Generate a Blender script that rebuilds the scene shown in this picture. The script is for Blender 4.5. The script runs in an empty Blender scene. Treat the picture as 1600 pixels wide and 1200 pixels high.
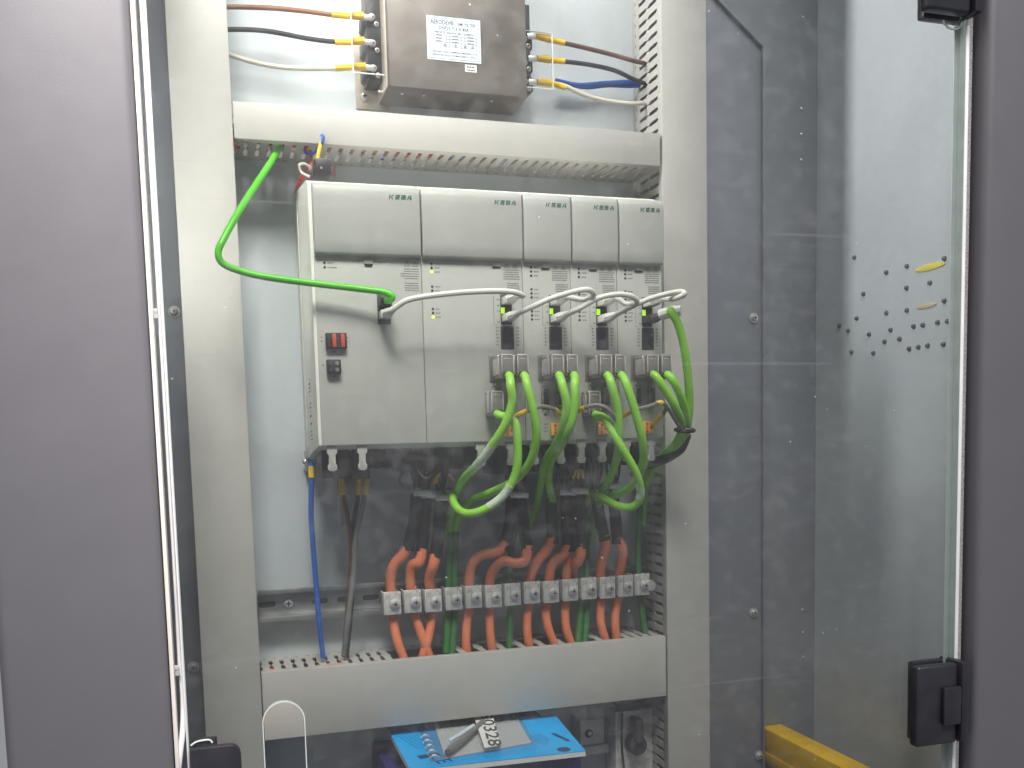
import bpy, bmesh, math, random
from mathutils import Vector, Matrix
random.seed(7)
S = 0.001                      # everything below is written in millimetres
scene = bpy.context.scene
col = scene.collection

# ------------------------------------------------------------------ camera
F, PY, PIT, YAW, ROL = 1502.94, 831.33, -0.0946, -0.2979, 0.0249
CAM = Vector((-106.28, -1002.57, -190.59))
def _rot():
    cx, sx, cy, sy, cz, sz = math.cos(PIT), math.sin(PIT), math.cos(YAW), math.sin(YAW), math.cos(ROL), math.sin(ROL)
    return (Matrix(((cy, -sy, 0), (sy, cy, 0), (0, 0, 1))) @ Matrix(((1, 0, 0), (0, cx, -sx), (0, sx, cx)))
            @ Matrix(((cz, 0, sz), (0, 1, 0), (-sz, 0, cz))))
RM = _rot()
cam = bpy.data.cameras.new('camera')
cam.sensor_width = 36; cam.lens = 36 * F / 1600
cam.shift_y = (PY - 600) / 1600
cam.clip_start = 0.02; cam.clip_end = 60
cam_ob = bpy.data.objects.new('camera', cam); col.objects.link(cam_ob)
rt, fw, up = RM.col[0], RM.col[1], RM.col[2]
cam_ob.matrix_world = Matrix(((rt[0], up[0], -fw[0], CAM[0] * S), (rt[1], up[1], -fw[1], CAM[1] * S),
                              (rt[2], up[2], -fw[2], CAM[2] * S), (0, 0, 0, 1)))
scene.camera = cam_ob

# ------------------------------------------------------------------ world, lamps, exposure
world = bpy.data.worlds.new('World'); scene.world = world; world.use_nodes = True
bg = world.node_tree.nodes['Background']
bg.inputs[0].default_value = (0.92, 0.92, 1.0, 1); bg.inputs[1].default_value = 0.29
def area(name, loc, target, sx, sy, watts, colour, spread=180):
    l = bpy.data.lights.new(name, 'AREA'); l.shape = 'RECTANGLE'; l.size = sx * S; l.size_y = sy * S
    l.energy = watts; l.color = colour; l.spread = math.radians(spread)
    o = bpy.data.objects.new(name, l); col.objects.link(o); o.location = Vector(loc) * S
    o.rotation_euler = (Vector(target) - Vector(loc)).to_track_quat('-Z', 'Y').to_euler()
    return o
area('added_strip_light', (-172, -52, 330), (828, -52, 230), 76, 760, 7.6, (1.0, 0.97, 0.94), 124)  # added strip with no known source, lights the drives and right wall
area('ceiling_lamp', (-160, -1000, 1280), (0, 60, 60), 480, 420, 6.8, (1.0, 0.95, 0.90), 50)
area('added_fill_light', (700, -1700, 2300), (500, 0, 0), 1500, 1200, 92, (1.0, 0.97, 0.95))  # added fill with no known source, brightens the right post and duct
vs = scene.view_settings
vs.view_transform = 'Standard'; vs.look = 'None'; vs.gamma = 1; vs.exposure = 0.1
scene.cycles.use_denoising = True
scene.cycles.max_bounces = 10; scene.cycles.transparent_max_bounces = 24
scene.cycles.caustics_reflective = False; scene.cycles.caustics_refractive = False
scene.cycles.sample_clamp_indirect = 4

# ------------------------------------------------------------------ helpers
def at(u, v, y):
    """photo pixel -> point on the depth plane y (mm)"""
    d = RM @ Vector(((u - 800) / F, 1, -(v - PY) / F))
    return CAM + d * ((y - CAM.y) / d.y)
def onx(u, v, x):
    d = RM @ Vector(((u - 800) / F, 1, -(v - PY) / F))
    return CAM + d * ((x - CAM.x) / d.x)
def P(pts): return [at(*p) for p in pts]

ORIGIN = {}
class MB:
    def __init__(s): s.v = []; s.f = []; s.mi = []
    def add(s, vs, fs, mi=0):
        n = len(s.v); s.v += [Vector(p) for p in vs]
        for f in fs: s.f.append([n + i for i in f]); s.mi.append(mi)
        return s
    def box(s, x0, x1, y0, y1, z0, z1, mi=0):
        return s.add([(x0, y0, z0), (x1, y0, z0), (x1, y1, z0), (x0, y1, z0), (x0, y0, z1), (x1, y0, z1), (x1, y1, z1), (x0, y1, z1)],
                     [(0, 3, 2, 1), (4, 5, 6, 7), (0, 1, 5, 4), (1, 2, 6, 5), (2, 3, 7, 6), (3, 0, 4, 7)], mi)
    def prism(s, poly, axis, a, b, mi=0):
        """poly: 2D points (counter-clockwise), extruded along axis from a to b"""
        def mk(p, t): return {'x': (t, p[0], p[1]), 'y': (p[0], t, p[1]), 'z': (p[0], p[1], t)}[axis]
        n = len(poly)
        vs_ = [mk(p, a) for p in poly] + [mk(p, b) for p in poly]
        fs = [list(range(n))[::-1], list(range(n, 2 * n))] + [(i, (i + 1) % n, n + (i + 1) % n, n + i) for i in range(n)]
        return s.add(vs_, fs, mi)
    def cyl(s, p0, p1, r, seg=14, r1=None, mi=0):
        return s.tube([p0, p1], r if r1 is None else [r, r1], seg, raw=True, mi=mi)
    def tube(s, pts, r, seg=10, raw=False, sub=7, mi=0):
        pts = [Vector(p) for p in pts]
        rs = list(r) if isinstance(r, (list, tuple)) else [r] * len(pts)
        if raw: P_, R_ = pts, rs
        else:
            P_, R_ = [], []
            q = [pts[0] * 2 - pts[1]] + pts + [pts[-1] * 2 - pts[-2]]
            for i in range(len(pts) - 1):
                a, b, c, d = q[i:i + 4]
                for k in range(sub):
                    t = k / sub
                    P_.append(0.5 * (2 * b + (c - a) * t + (2 * a - 5 * b + 4 * c - d) * t * t + (3 * b - a - 3 * c + d) * t ** 3))
                    R_.append(rs[i] + (rs[i + 1] - rs[i]) * t)
            P_.append(pts[-1]); R_.append(rs[-1])
        n = len(P_)
        tang = [(P_[min(i + 1, n - 1)] - P_[max(i - 1, 0)]).normalized() for i in range(n)]
        ref = Vector((0, 0, 1)) if abs(tang[0].z) < .9 else Vector((1, 0, 0))
        nrm = (ref - tang[0] * ref.dot(tang[0])).normalized()
        vs_, fs = [], []
        for i in range(n):
            nrm = (nrm - tang[i] * nrm.dot(tang[i])).normalized(); bi = tang[i].cross(nrm)
            for k in range(seg):
                a = 2 * math.pi * k / seg
                vs_.append(P_[i] + (nrm * math.cos(a) + bi * math.sin(a)) * R_[i])
        for i in range(n - 1):
            for k in range(seg):
                fs.append((i * seg + k, i * seg + (k + 1) % seg, (i + 1) * seg + (k + 1) % seg, (i + 1) * seg + k))
        fs.append(list(range(seg))[::-1]); fs.append([(n - 1) * seg + k for k in range(seg)])
        return s.add(vs_, fs, mi)
    def obox(s, c, ax, ay, az, hx, hy, hz, mi=0):
        c = Vector(c); ax, ay, az = Vector(ax).normalized(), Vector(ay).normalized(), Vector(az).normalized()
        b = MB().box(-hx, hx, -hy, hy, -hz, hz)
        return s.add([c + ax * p.x + ay * p.y + az * p.z for p in b.v], b.f, mi)
    def build(s, name, mats, parent=None, bevel=0, seg=2, smooth=35):
        if not isinstance(mats, (list, tuple)): mats = [mats]
        xs = [p.x for p in s.v]; ys = [p.y for p in s.v]; zs = [p.z for p in s.v]
        o0 = Vector(((min(xs) + max(xs)) / 2, (min(ys) + max(ys)) / 2, min(zs)))
        me = bpy.data.meshes.new(name)
        me.from_pydata([tuple((p - o0) * S) for p in s.v], [], s.f)
        for m in mats: me.materials.append(m)
        for p, i in zip(me.polygons, s.mi): p.material_index = i
        bm = bmesh.new(); bm.from_mesh(me)
        if bevel:
            bm.normal_update()
            es = [e for e in bm.edges if len(e.link_faces) == 2 and e.calc_face_angle(0) > 0.5]
            bmesh.ops.bevel(bm, geom=es, offset=bevel * S, segments=seg, profile=0.5, affect='EDGES', clamp_overlap=True)
        bmesh.ops.recalc_face_normals(bm, faces=bm.faces)
        bm.to_mesh(me); bm.free()
        for p in me.polygons: p.use_smooth = True
        me.set_sharp_from_angle(angle=math.radians(smooth))
        return place(name, me, o0, parent)
def place(name, me, o0, parent=None, rot=None):
    ob = bpy.data.objects.new(name, me); col.objects.link(ob)
    ORIGIN[ob] = Vector(o0)
    if parent is not None:
        ob.parent = parent; ob.location = (Vector(o0) - ORIGIN[parent]) * S
    else: ob.location = Vector(o0) * S
    if rot: ob.rotation_euler = rot
    return ob
def copy_at(src, delta, parent):
    c = src.copy(); col.objects.link(c)
    ORIGIN[c] = ORIGIN[src] + Vector(delta); c.parent = parent
    c.location = (ORIGIN[c] - ORIGIN[parent]) * S if parent else ORIGIN[c] * S
    return c
def tag(o, label, cat, group=None, kind=None):
    o['label'] = label; o['category'] = cat
    if group: o['group'] = group
    if kind: o['kind'] = kind
    return o
def struct(o): o['kind'] = 'structure'; return o
def thing(name, label, cat, loc, group=None):
    o = bpy.data.objects.new(name, None); col.objects.link(o); o.empty_display_size = .02
    ORIGIN[o] = Vector(loc); o.location = Vector(loc) * S
    return tag(o, label, cat, group)
def text(body, size, pos, m, parent, name='lettering', rotz=None, align='LEFT', shear=0, bold=0, space=1.0, rot=(math.pi / 2, 0, 0), sx=1, fit=None):
    cu = bpy.data.curves.new(name, 'FONT'); cu.body = body; cu.size = size * S; cu.align_x = align
    cu.shear = shear; cu.offset = bold * S; cu.space_character = space; cu.resolution_u = 2
    ob = bpy.data.objects.new(name, cu)
    me = bpy.data.meshes.new_from_object(ob); bpy.data.objects.remove(ob); bpy.data.curves.remove(cu)
    me.materials.clear(); me.materials.append(m)
    if fit: sx = fit * S / max(v_.co.x for v_ in me.vertices)
    if sx != 1:
        for v_ in me.vertices: v_.co.x *= sx
    return place(name, me, Vector(pos), parent, rot)

# ------------------------------------------------------------------ materials
def mat(name, c, rough=.5, metal=0, var=.06, scale=40, bump=0, bscale=400, stretch=(1, 1, 1), spec=.5, dark=None, alpha=None):
    m = bpy.data.materials.new(name); m.use_nodes = True
    nt = m.node_tree; b = nt.nodes['Principled BSDF']; L = nt.links.new
    tc = nt.nodes.new('ShaderNodeTexCoord'); mp = nt.nodes.new('ShaderNodeMapping'); mp.inputs['Scale'].default_value = stretch
    L(tc.outputs['Object'], mp.inputs['Vector'])
    n = nt.nodes.new('ShaderNodeTexNoise'); n.inputs['Scale'].default_value = scale; n.inputs['Detail'].default_value = 6
    L(mp.outputs[0], n.inputs['Vector'])
    r = nt.nodes.new('ShaderNodeValToRGB'); r.color_ramp.elements[0].position = .3; r.color_ramp.elements[1].position = .7
    d = dark if dark else tuple(x * (1 - 2 * var) for x in c)
    r.color_ramp.elements[0].color = (*d, 1); r.color_ramp.elements[1].color = (*[min(1, x * (1 + var)) for x in c], 1)
    L(n.outputs['Fac'], r.inputs[0]); L(r.outputs[0], b.inputs['Base Color'])
    mr = nt.nodes.new('ShaderNodeMapRange'); mr.inputs['To Min'].default_value = max(0, rough - .08); mr.inputs['To Max'].default_value = min(1, rough + .1)
    L(n.outputs['Fac'], mr.inputs['Value']); L(mr.outputs[0], b.inputs['Roughness'])
    b.inputs['Metallic'].default_value = metal; b.inputs['Specular IOR Level'].default_value = spec
    if alpha is not None: b.inputs['Alpha'].default_value = alpha
    if bump:
        n2 = nt.nodes.new('ShaderNodeTexNoise'); n2.inputs['Scale'].default_value = bscale; n2.inputs['Detail'].default_value = 3
        L(mp.outputs[0], n2.inputs['Vector'])
        bp = nt.nodes.new('ShaderNodeBump'); bp.inputs['Strength'].default_value = bump; bp.inputs['Distance'].default_value = .001
        L(n2.outputs['Fac'], bp.inputs['Height']); L(bp.outputs[0], b.inputs['Normal'])
    return m
M = {}
M['duct'] = mat('grey_pvc', (.472, .458, .428), .5, var=.03, scale=12, bump=.05, bscale=900)
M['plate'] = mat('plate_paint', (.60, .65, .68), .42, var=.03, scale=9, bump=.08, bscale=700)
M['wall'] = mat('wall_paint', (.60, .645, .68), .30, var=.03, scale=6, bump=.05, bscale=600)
M['panel'] = mat('blue_grey_panel', (.205, .216, .245), .42, var=.05, scale=8, bump=.08, bscale=700)
M['back'] = mat('back_grey', (.225, .238, .258), .45, var=.03, scale=6, bump=.05, bscale=600)
M['post'] = mat('purple_grey_powder_coat', (.128, .124, .138), .42, var=.012, scale=25, bump=.14, bscale=1500)
M['drive'] = mat('drive_grey', (.46, .468, .43), .46, var=.035, scale=14, bump=.04, bscale=1200)
M['cover'] = mat('drive_cover_grey', (.43, .438, .405), .46, var=.035, scale=14, bump=.04, bscale=1200)
M['white'] = mat('cream_plastic', (.88, .875, .80), .42, var=.03, scale=20)
M['black'] = mat('black_plastic', (.018, .018, .022), .4, var=.2, scale=60)
M['dark'] = mat('dark_grey_plastic', (.05, .05, .056), .45, var=.2, scale=60)
M['hinge'] = mat('black_anodised', (.022, .021, .028), .36, var=.15, scale=40, bump=.06, bscale=1800)
M['steel'] = mat('zinc_plated_steel', (.72, .72, .70), .30, .6, var=.12, scale=60)
M['zinc'] = mat('die_cast_zinc', (.80, .785, .755), .28, .3, var=.16, scale=70, bump=.1, bscale=300)
M['hood'] = mat('nickel_hood', (.36, .335, .31), .28, .55, var=.14, scale=90, bump=.08, bscale=300)
M['rail'] = mat('galvanised_rail', (.50, .51, .51), .38, .85, var=.12, scale=50)
M['filter'] = mat('brushed_filter_can', (.19, .168, .15), .50, .3, var=.16, scale=22, bump=.06, bscale=300)
M['bracket'] = mat('filter_base_metal', (.58, .52, .44), .45, .6, var=.08, scale=30)
M['green'] = mat('green_cable', (.10, .56, .02), .36, var=.06, scale=30)
M['lime'] = mat('lime_cable', (.30, .68, .06), .38, var=.06, scale=30)
M['lime_shaded'] = mat('shaded_lime_cable', (.045, .20, .045), .45, var=.1, scale=30)  # lime cable again, with its shade put into the colour
M['cable'] = mat('white_patch_cable', (.68, .67, .62), .42, var=.04, scale=30)
M['plug'] = mat('clear_plug', (.74, .75, .70), .22, var=.06, scale=60)
M['orange'] = mat('orange_cable', (.80, .235, .115), .45, var=.06, scale=40)
M['shrink'] = mat('black_heat_shrink', (.014, .014, .017), .42, var=.2, scale=60, bump=.2, bscale=200)
M['blue'] = mat('blue_wire', (.025, .115, .46), .38, var=.06)
M['brown'] = mat('brown_wire', (.13, .055, .035), .4, var=.1)
M['copper'] = mat('copper_brown_wire', (.27, .115, .06), .4, var=.1)
M['blackw'] = mat('black_wire', (.028, .028, .03), .38, var=.1)
M['greyw'] = mat('grey_wire', (.19, .185, .18), .4, var=.08)
M['cream'] = mat('cream_wire', (.66, .62, .54), .4, var=.06)
M['red'] = mat('red_wire', (.55, .04, .035), .4, var=.1)
M['pink'] = mat('salmon_wire', (.62, .17, .11), .4, var=.1)
M['yellow'] = mat('yellow_sleeve', (.83, .54, .02), .45, var=.08, scale=120)
M['ybar'] = mat('yellow_paint', (.92, .56, .01), .4, var=.05)
M['yglint_wire'] = mat('yellow_glint_and_wire', (.95, .84, .16), .4, var=.04)
M['pglint'] = mat('pale_orange_glint', (.74, .60, .38), .4, var=.04)
M['oterm'] = mat('orange_terminal', (.80, .30, .05), .45, var=.08)
M['yterm'] = mat('yellow_terminal', (.84, .50, .09), .45, var=.08)
M['rterm'] = mat('red_terminal', (.62, .07, .03), .45, var=.08)
M['ink'] = mat('dark_ink', (.07, .075, .075), .6, var=.1)
M['ink2'] = mat('grey_ink', (.19, .195, .185), .6, var=.1)
M['logo'] = mat('dark_green_ink', (.016, .125, .055), .55, var=.15, scale=300)
M['label'] = mat('foil_label', (.66, .73, .82), .4, var=.04, scale=60)
M['paper'] = mat('white_paper', (.80, .80, .78), .6, var=.03)
M['cyan'] = mat('cyan_card', (.004, .42, .92), .42, var=.04, scale=20)
M['navy'] = mat('navy_ink', (.012, .06, .16), .5, var=.1)
M['violet'] = mat('violet_plastic', (.045, .035, .17), .4, var=.1)
M['seal'] = mat('white_rubber_seal', (.80, .79, .81), .5, var=.03)
M['alu'] = mat('pale_edge_trim', (.80, .76, .70), .45, var=.04)
M['brush'] = mat('pile_seal', (.36, .34, .34), .9, var=.3, scale=500, bump=.6, bscale=900)
M['greyish'] = mat('milky_rubber', (.45, .44, .44), .4, var=.05)
M['band'] = mat('pale_green_print', (.62, .72, .56), .5, var=.12, scale=160)
M['marker'] = mat('dull_claret_plastic', (.16, .035, .05), .45, var=.1)
M['screwd'] = mat('dark_screw', (.16, .16, .165), .38, .7, var=.15)

def emit(name, c, s):
    m = bpy.data.materials.new(name); m.use_nodes = True; b = m.node_tree.nodes['Principled BSDF']
    b.inputs['Base Color'].default_value = (*c, 1); b.inputs['Emission Color'].default_value = (*c, 1); b.inputs['Emission Strength'].default_value = s
    return m
M['ledg'] = emit('lit_green_led', (.42, .85, .02), 1.1)
M['ledy'] = emit('lit_yellow_led', (.75, .85, .10), 1.3)

def glass(name, tint, dust):
    m = bpy.data.materials.new(name); m.use_nodes = True; nt = m.node_tree; L = nt.links.new
    for n in list(nt.nodes): nt.nodes.remove(n)
    out = nt.nodes.new('ShaderNodeOutputMaterial')
    tr = nt.nodes.new('ShaderNodeBsdfTransparent'); tr.inputs[0].default_value = (*tint, 1)
    gl = nt.nodes.new('ShaderNodeBsdfGlossy'); gl.inputs['Roughness'].default_value = .03
    ge = nt.nodes.new('ShaderNodeNewGeometry')                       # two-sided Schlick reflectance of a thin sheet
    dt = nt.nodes.new('ShaderNodeVectorMath'); dt.operation = 'DOT_PRODUCT'; L(ge.outputs['Incoming'], dt.inputs[0]); L(ge.outputs['Normal'], dt.inputs[1])
    def mth(op, a, b=None):
        x = nt.nodes.new('ShaderNodeMath'); x.operation = op
        for i_, q_ in enumerate((a, b)):
            if q_ is None: continue
            if isinstance(q_, (int, float)): x.inputs[i_].default_value = q_
            else: L(q_, x.inputs[i_])
        return x
    ab = mth('ABSOLUTE', dt.outputs['Value']); om = mth('SUBTRACT', 1.0, ab.outputs[0]); pw = mth('POWER', om.outputs[0], 5.0)
    ml = mth('MULTIPLY', pw.outputs[0], .96); fr = mth('ADD', ml.outputs[0], .04)
    mx = nt.nodes.new('ShaderNodeMixShader'); L(fr.outputs[0], mx.inputs[0]); L(tr.outputs[0], mx.inputs[1]); L(gl.outputs[0], mx.inputs[2])
    last = mx
    if dust:
        tc = nt.nodes.new('ShaderNodeTexCoord')
        def noise(scale, detail, stretch, lo, hi, to, rot=0):
            mp = nt.nodes.new('ShaderNodeMapping'); mp.inputs['Scale'].default_value = stretch; mp.inputs['Rotation'].default_value = (0, rot, 0)
            L(tc.outputs['Object'], mp.inputs[0])
            n = nt.nodes.new('ShaderNodeTexNoise'); n.inputs['Scale'].default_value = scale; n.inputs['Detail'].default_value = detail
            L(mp.outputs[0], n.inputs['Vector'])
            r = nt.nodes.new('ShaderNodeMapRange'); r.inputs['From Min'].default_value = lo; r.inputs['From Max'].default_value = hi
            r.inputs['To Min'].default_value = 0; r.inputs['To Max'].default_value = to; r.clamp = True
            L(n.outputs['Fac'], r.inputs['Value']); return r.outputs[0]
        def addn(a, b):
            x = nt.nodes.new('ShaderNodeMath'); x.operation = 'ADD'; L(a, x.inputs[0]); L(b, x.inputs[1]); return x.outputs[0]
        v = mth('ADD', noise(7, 5, (1, 1, 1), .35, .72, .045), .012).outputs[0]                     # wiped film
        v = addn(v, noise(60, 7, (1, 1, 1), .50, .75, .06))            # mottled dust
        v = addn(v, noise(45, 4, (.25, 1, 3.0), .58, .74, .03, .9))    # wipe streaks
        v = addn(v, noise(30, 2, (.06, 1, 5.0), .68, .73, .07, -.8))   # fine scratches
        vo = nt.nodes.new('ShaderNodeTexVoronoi'); vo.inputs['Scale'].default_value = 46
        L(tc.outputs['Object'], vo.inputs['Vector'])
        sp = nt.nodes.new('ShaderNodeMapRange'); sp.inputs['From Min'].default_value = .05; sp.inputs['From Max'].default_value = .03
        sp.inputs['To Min'].default_value = 0; sp.inputs['To Max'].default_value = .6; sp.clamp = True
        L(vo.outputs['Distance'], sp.inputs['Value'])
        gate = noise(23, 2, (1, 1, 1), .48, .56, 1.0)
        v = addn(v, mth('MULTIPLY', sp.outputs[0], gate).outputs[0])
        df = nt.nodes.new('ShaderNodeBsdfDiffuse'); df.inputs[0].default_value = (.72, .74, .78, 1)
        tl = nt.nodes.new('ShaderNodeBsdfTranslucent'); tl.inputs[0].default_value = (.72, .74, .78, 1)
        m1 = nt.nodes.new('ShaderNodeMixShader'); m1.inputs[0].default_value = .5; L(df.outputs[0], m1.inputs[1]); L(tl.outputs[0], m1.inputs[2])
        m2 = nt.nodes.new('ShaderNodeMixShader'); L(v, m2.inputs[0]); L(mx.outputs[0], m2.inputs[1]); L(m1.outputs[0], m2.inputs[2]); last = m2
    L(last.outputs[0], out.inputs[0]); return m
M['glass_front'] = glass('tinted_glass_dusty_face', (.81, .82, .815), True)
M['glass_rear'] = glass('tinted_glass_clean_face', (.81, .82, .815), False)
M['glass_edge'] = mat('polished_glass_edge', (.58, .66, .63), .2, var=.05)
M['acrylic'] = glass('clear_acrylic', (.985, .985, .985), False)
M['acrylic_edge'] = mat('acrylic_edge', (.85, .86, .84), .25, var=.03)
M['bag'] = glass('clear_film', (.93, .94, .95), False)

# ------------------------------------------------------------------ the setting: cabinet shell
KF, DF, PL, GL = 0, 66.6, 150, -110
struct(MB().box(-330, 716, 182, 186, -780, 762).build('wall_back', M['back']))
struct(MB().box(712, 716, -96, 181.9, -780, 762).build('wall_right', M['wall']))
struct(MB().box(-330, 716, -96, 186, 764, 768).build('ceiling', M['wall']))
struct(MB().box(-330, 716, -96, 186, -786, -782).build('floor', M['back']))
struct(MB().box(-216, -212, -96, 181.9, -780, 762).build('wall_left', M['wall']))
# light plate between the ducts; darker backing sheet with rim and chamfered corner
pl0 = struct(MB().box(-127, 476, PL, PL + 2.5, -745, 750).build('mounting_plate', M['plate'], bevel=.6))
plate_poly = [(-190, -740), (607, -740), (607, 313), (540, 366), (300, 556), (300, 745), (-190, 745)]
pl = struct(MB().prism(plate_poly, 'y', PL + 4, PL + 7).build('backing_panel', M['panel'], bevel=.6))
rim = MB()
for a, b in (((607, -740), (607, 313)), ((607, 313), (540, 366)), ((540, 366), (300, 556))):
    d = (Vector((b[0], 0, b[1])) - Vector((a[0], 0, a[1])));  L_ = d.length; c = Vector(((a[0] + b[0]) / 2, PL + 13, (a[1] + b[1]) / 2))
    rim.obox(c + Vector((d.z, 0, -d.x)).normalized() * 1.6, d, (0, 1, 0), (d.z, 0, -d.x), L_ / 2, 14, 1.2)
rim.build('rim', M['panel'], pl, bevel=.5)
def screw(name, p, n, r, h, m, parent=None, slot=True):
    """pan-head screw at p facing n"""
    p, n = Vector(p), Vector(n).normalized()
    b = MB().tube([p - n * .5, p + n * h * .55, p + n * h * .9, p + n * h], [r, r, r * .78, r * .35], 14, raw=True)
    o = b.build(name, m, parent)
    if slot:
        ref = Vector((0, 0, 1)) if abs(n.z) < .9 else Vector((1, 0, 0)); t = n.cross(ref).normalized(); w = n.cross(t)
        x = MB().obox(p + n * (h + .05), t, w, n, r * .55, r * .12, .25); x.obox(p + n * (h + .06), w, t, n, r * .55, r * .12, .25)
        x.build('cross_recess', M['black'], o)
    return o
for i, (u, v, w) in enumerate(((1177, 497, 'beside the right duct at cable height'), (1177, 957, 'beside the right duct near the clamps'), (1186, 1180, 'beside the right duct above the yellow rail'),
                               (272, 487, 'left of the left duct, upper one'), (302, 1042, 'left of the left duct, lower one'))):
    t = thing('plate_bolt', 'zinc bolt head with washer on panel ' + w, 'bolt', at(u, v, PL + 4), 'backing panel bolts')
    p = at(u, v, PL + 4); MB().cyl(p + Vector((0, .2, 0)), p + Vector((0, -1.6, 0)), 6.5, 18).build('washer', M['steel'], t)
    screw('bolt_head', p + Vector((0, -1.5, 0)), (0, -1, 0), 4.2, 4.5, M['steel'], t)
for i, (u, v) in enumerate(((1252, 170), (1252, 210), (1252, 250), (1254, 953), (1254, 988), (1255, 1027))):
    p = at(u, v, 182)
    o = MB().tube([p + Vector((0, .3, 0)), p + Vector((0, -.8, 0)), p + Vector((0, -1.6, 0))], [2.3, 2.0, .8], 12, raw=True).build('rivet', M['steel'])
    tag(o, ('top', 'middle', 'bottom')[i % 3] + ' rivet of the ' + ('upper' if i < 3 else 'lower') + ' row in the dark back wall', 'rivet', 'back wall rivets')

# ------------------------------------------------------------------ frame posts, seals
def post(name, label, x0, x1, side):
    t = thing(name, label, 'frame', ((x0 + x1) / 2, -100, -800))
    MB().box(x0, x1, -128, -97, -800, 790).build('post_panel', M['post'], t, bevel=9, seg=5)
    return t
pL = post('frame_post', 'wide dark purple grey steel post at the left of the glass', -286, -153, 'l')
MB().box(-152.6, -149.2, -124, -99, -800, 790).build('edge_trim', M['alu'], pL, bevel=.6)
pR = post('frame_post', 'dark purple grey steel post carrying the hinges on the right', 712, 960, 'r')
# seal that comes loose near the bottom left
sp = [(-144.6, -106, 600)] + [(-144.6, -106, z) for z in (400, 200, 0, -150, -280, -340)] + [at(281, 1034, -107), at(286, 1090, -109), at(286, 1135, -113), at(281, 1180, -116), at(276, 1230, -117), at(275, 1280, -117)]
tag(MB().tube(sp, [1.5] * 6 + [1.6, 2.0, 2.4, 2.6, 2.6, 2.6, 2.6], 10).build('door_seal', M['seal']), 'white rubber seal hanging loose along left glass edge', 'seal')
tag(MB().box(-142.6, -141.2, -118, -100, -800, 790).build('trim_strip', M['seal'], bevel=.3), 'thin white strip right of the loose rubber seal', 'strip')
tag(MB().box(695.8, 700.4, -112, -96, -800, 245).build('trim_strip', M['seal'], bevel=.5), 'bright white strip between glass edge and right post', 'strip')
tag(MB().box(700.6, 708.0, -108, -92, -800, 790).build('pile_seal', M['brush']), 'grey fuzzy pile seal beside the right post', 'seal')
for v, w in ((487, 'upper'), (1043, 'lower')):
    p = at(243 if w == 'upper' else 277, v, -108)
    t = thing('door_bumper', w + ' clear bumper pad bridging post trim and white seal', 'bumper', p, 'clear bumpers on the left post')
    MB().box(p.x - 3.6, p.x + 1.6, -112, -107.5, p.z - 2, p.z + 2.4).build('pad', M['greyish'], t, bevel=.8)
    MB().cyl(p + Vector((0, -3, -4)), p + Vector((0, -6, -4)), 2.2, 12).build('pin', M['steel'], t)

t = thing('added_strip_lamp', 'slim white strip lamp added unseen behind the left post', 'lamp', (-178, -52, -60))  # body for the added strip light, hidden by the post
MB().box(-184, -176, -92, -12, -60, 720).build('added_lamp_housing', M['white'], t, bevel=1.5)
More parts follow.
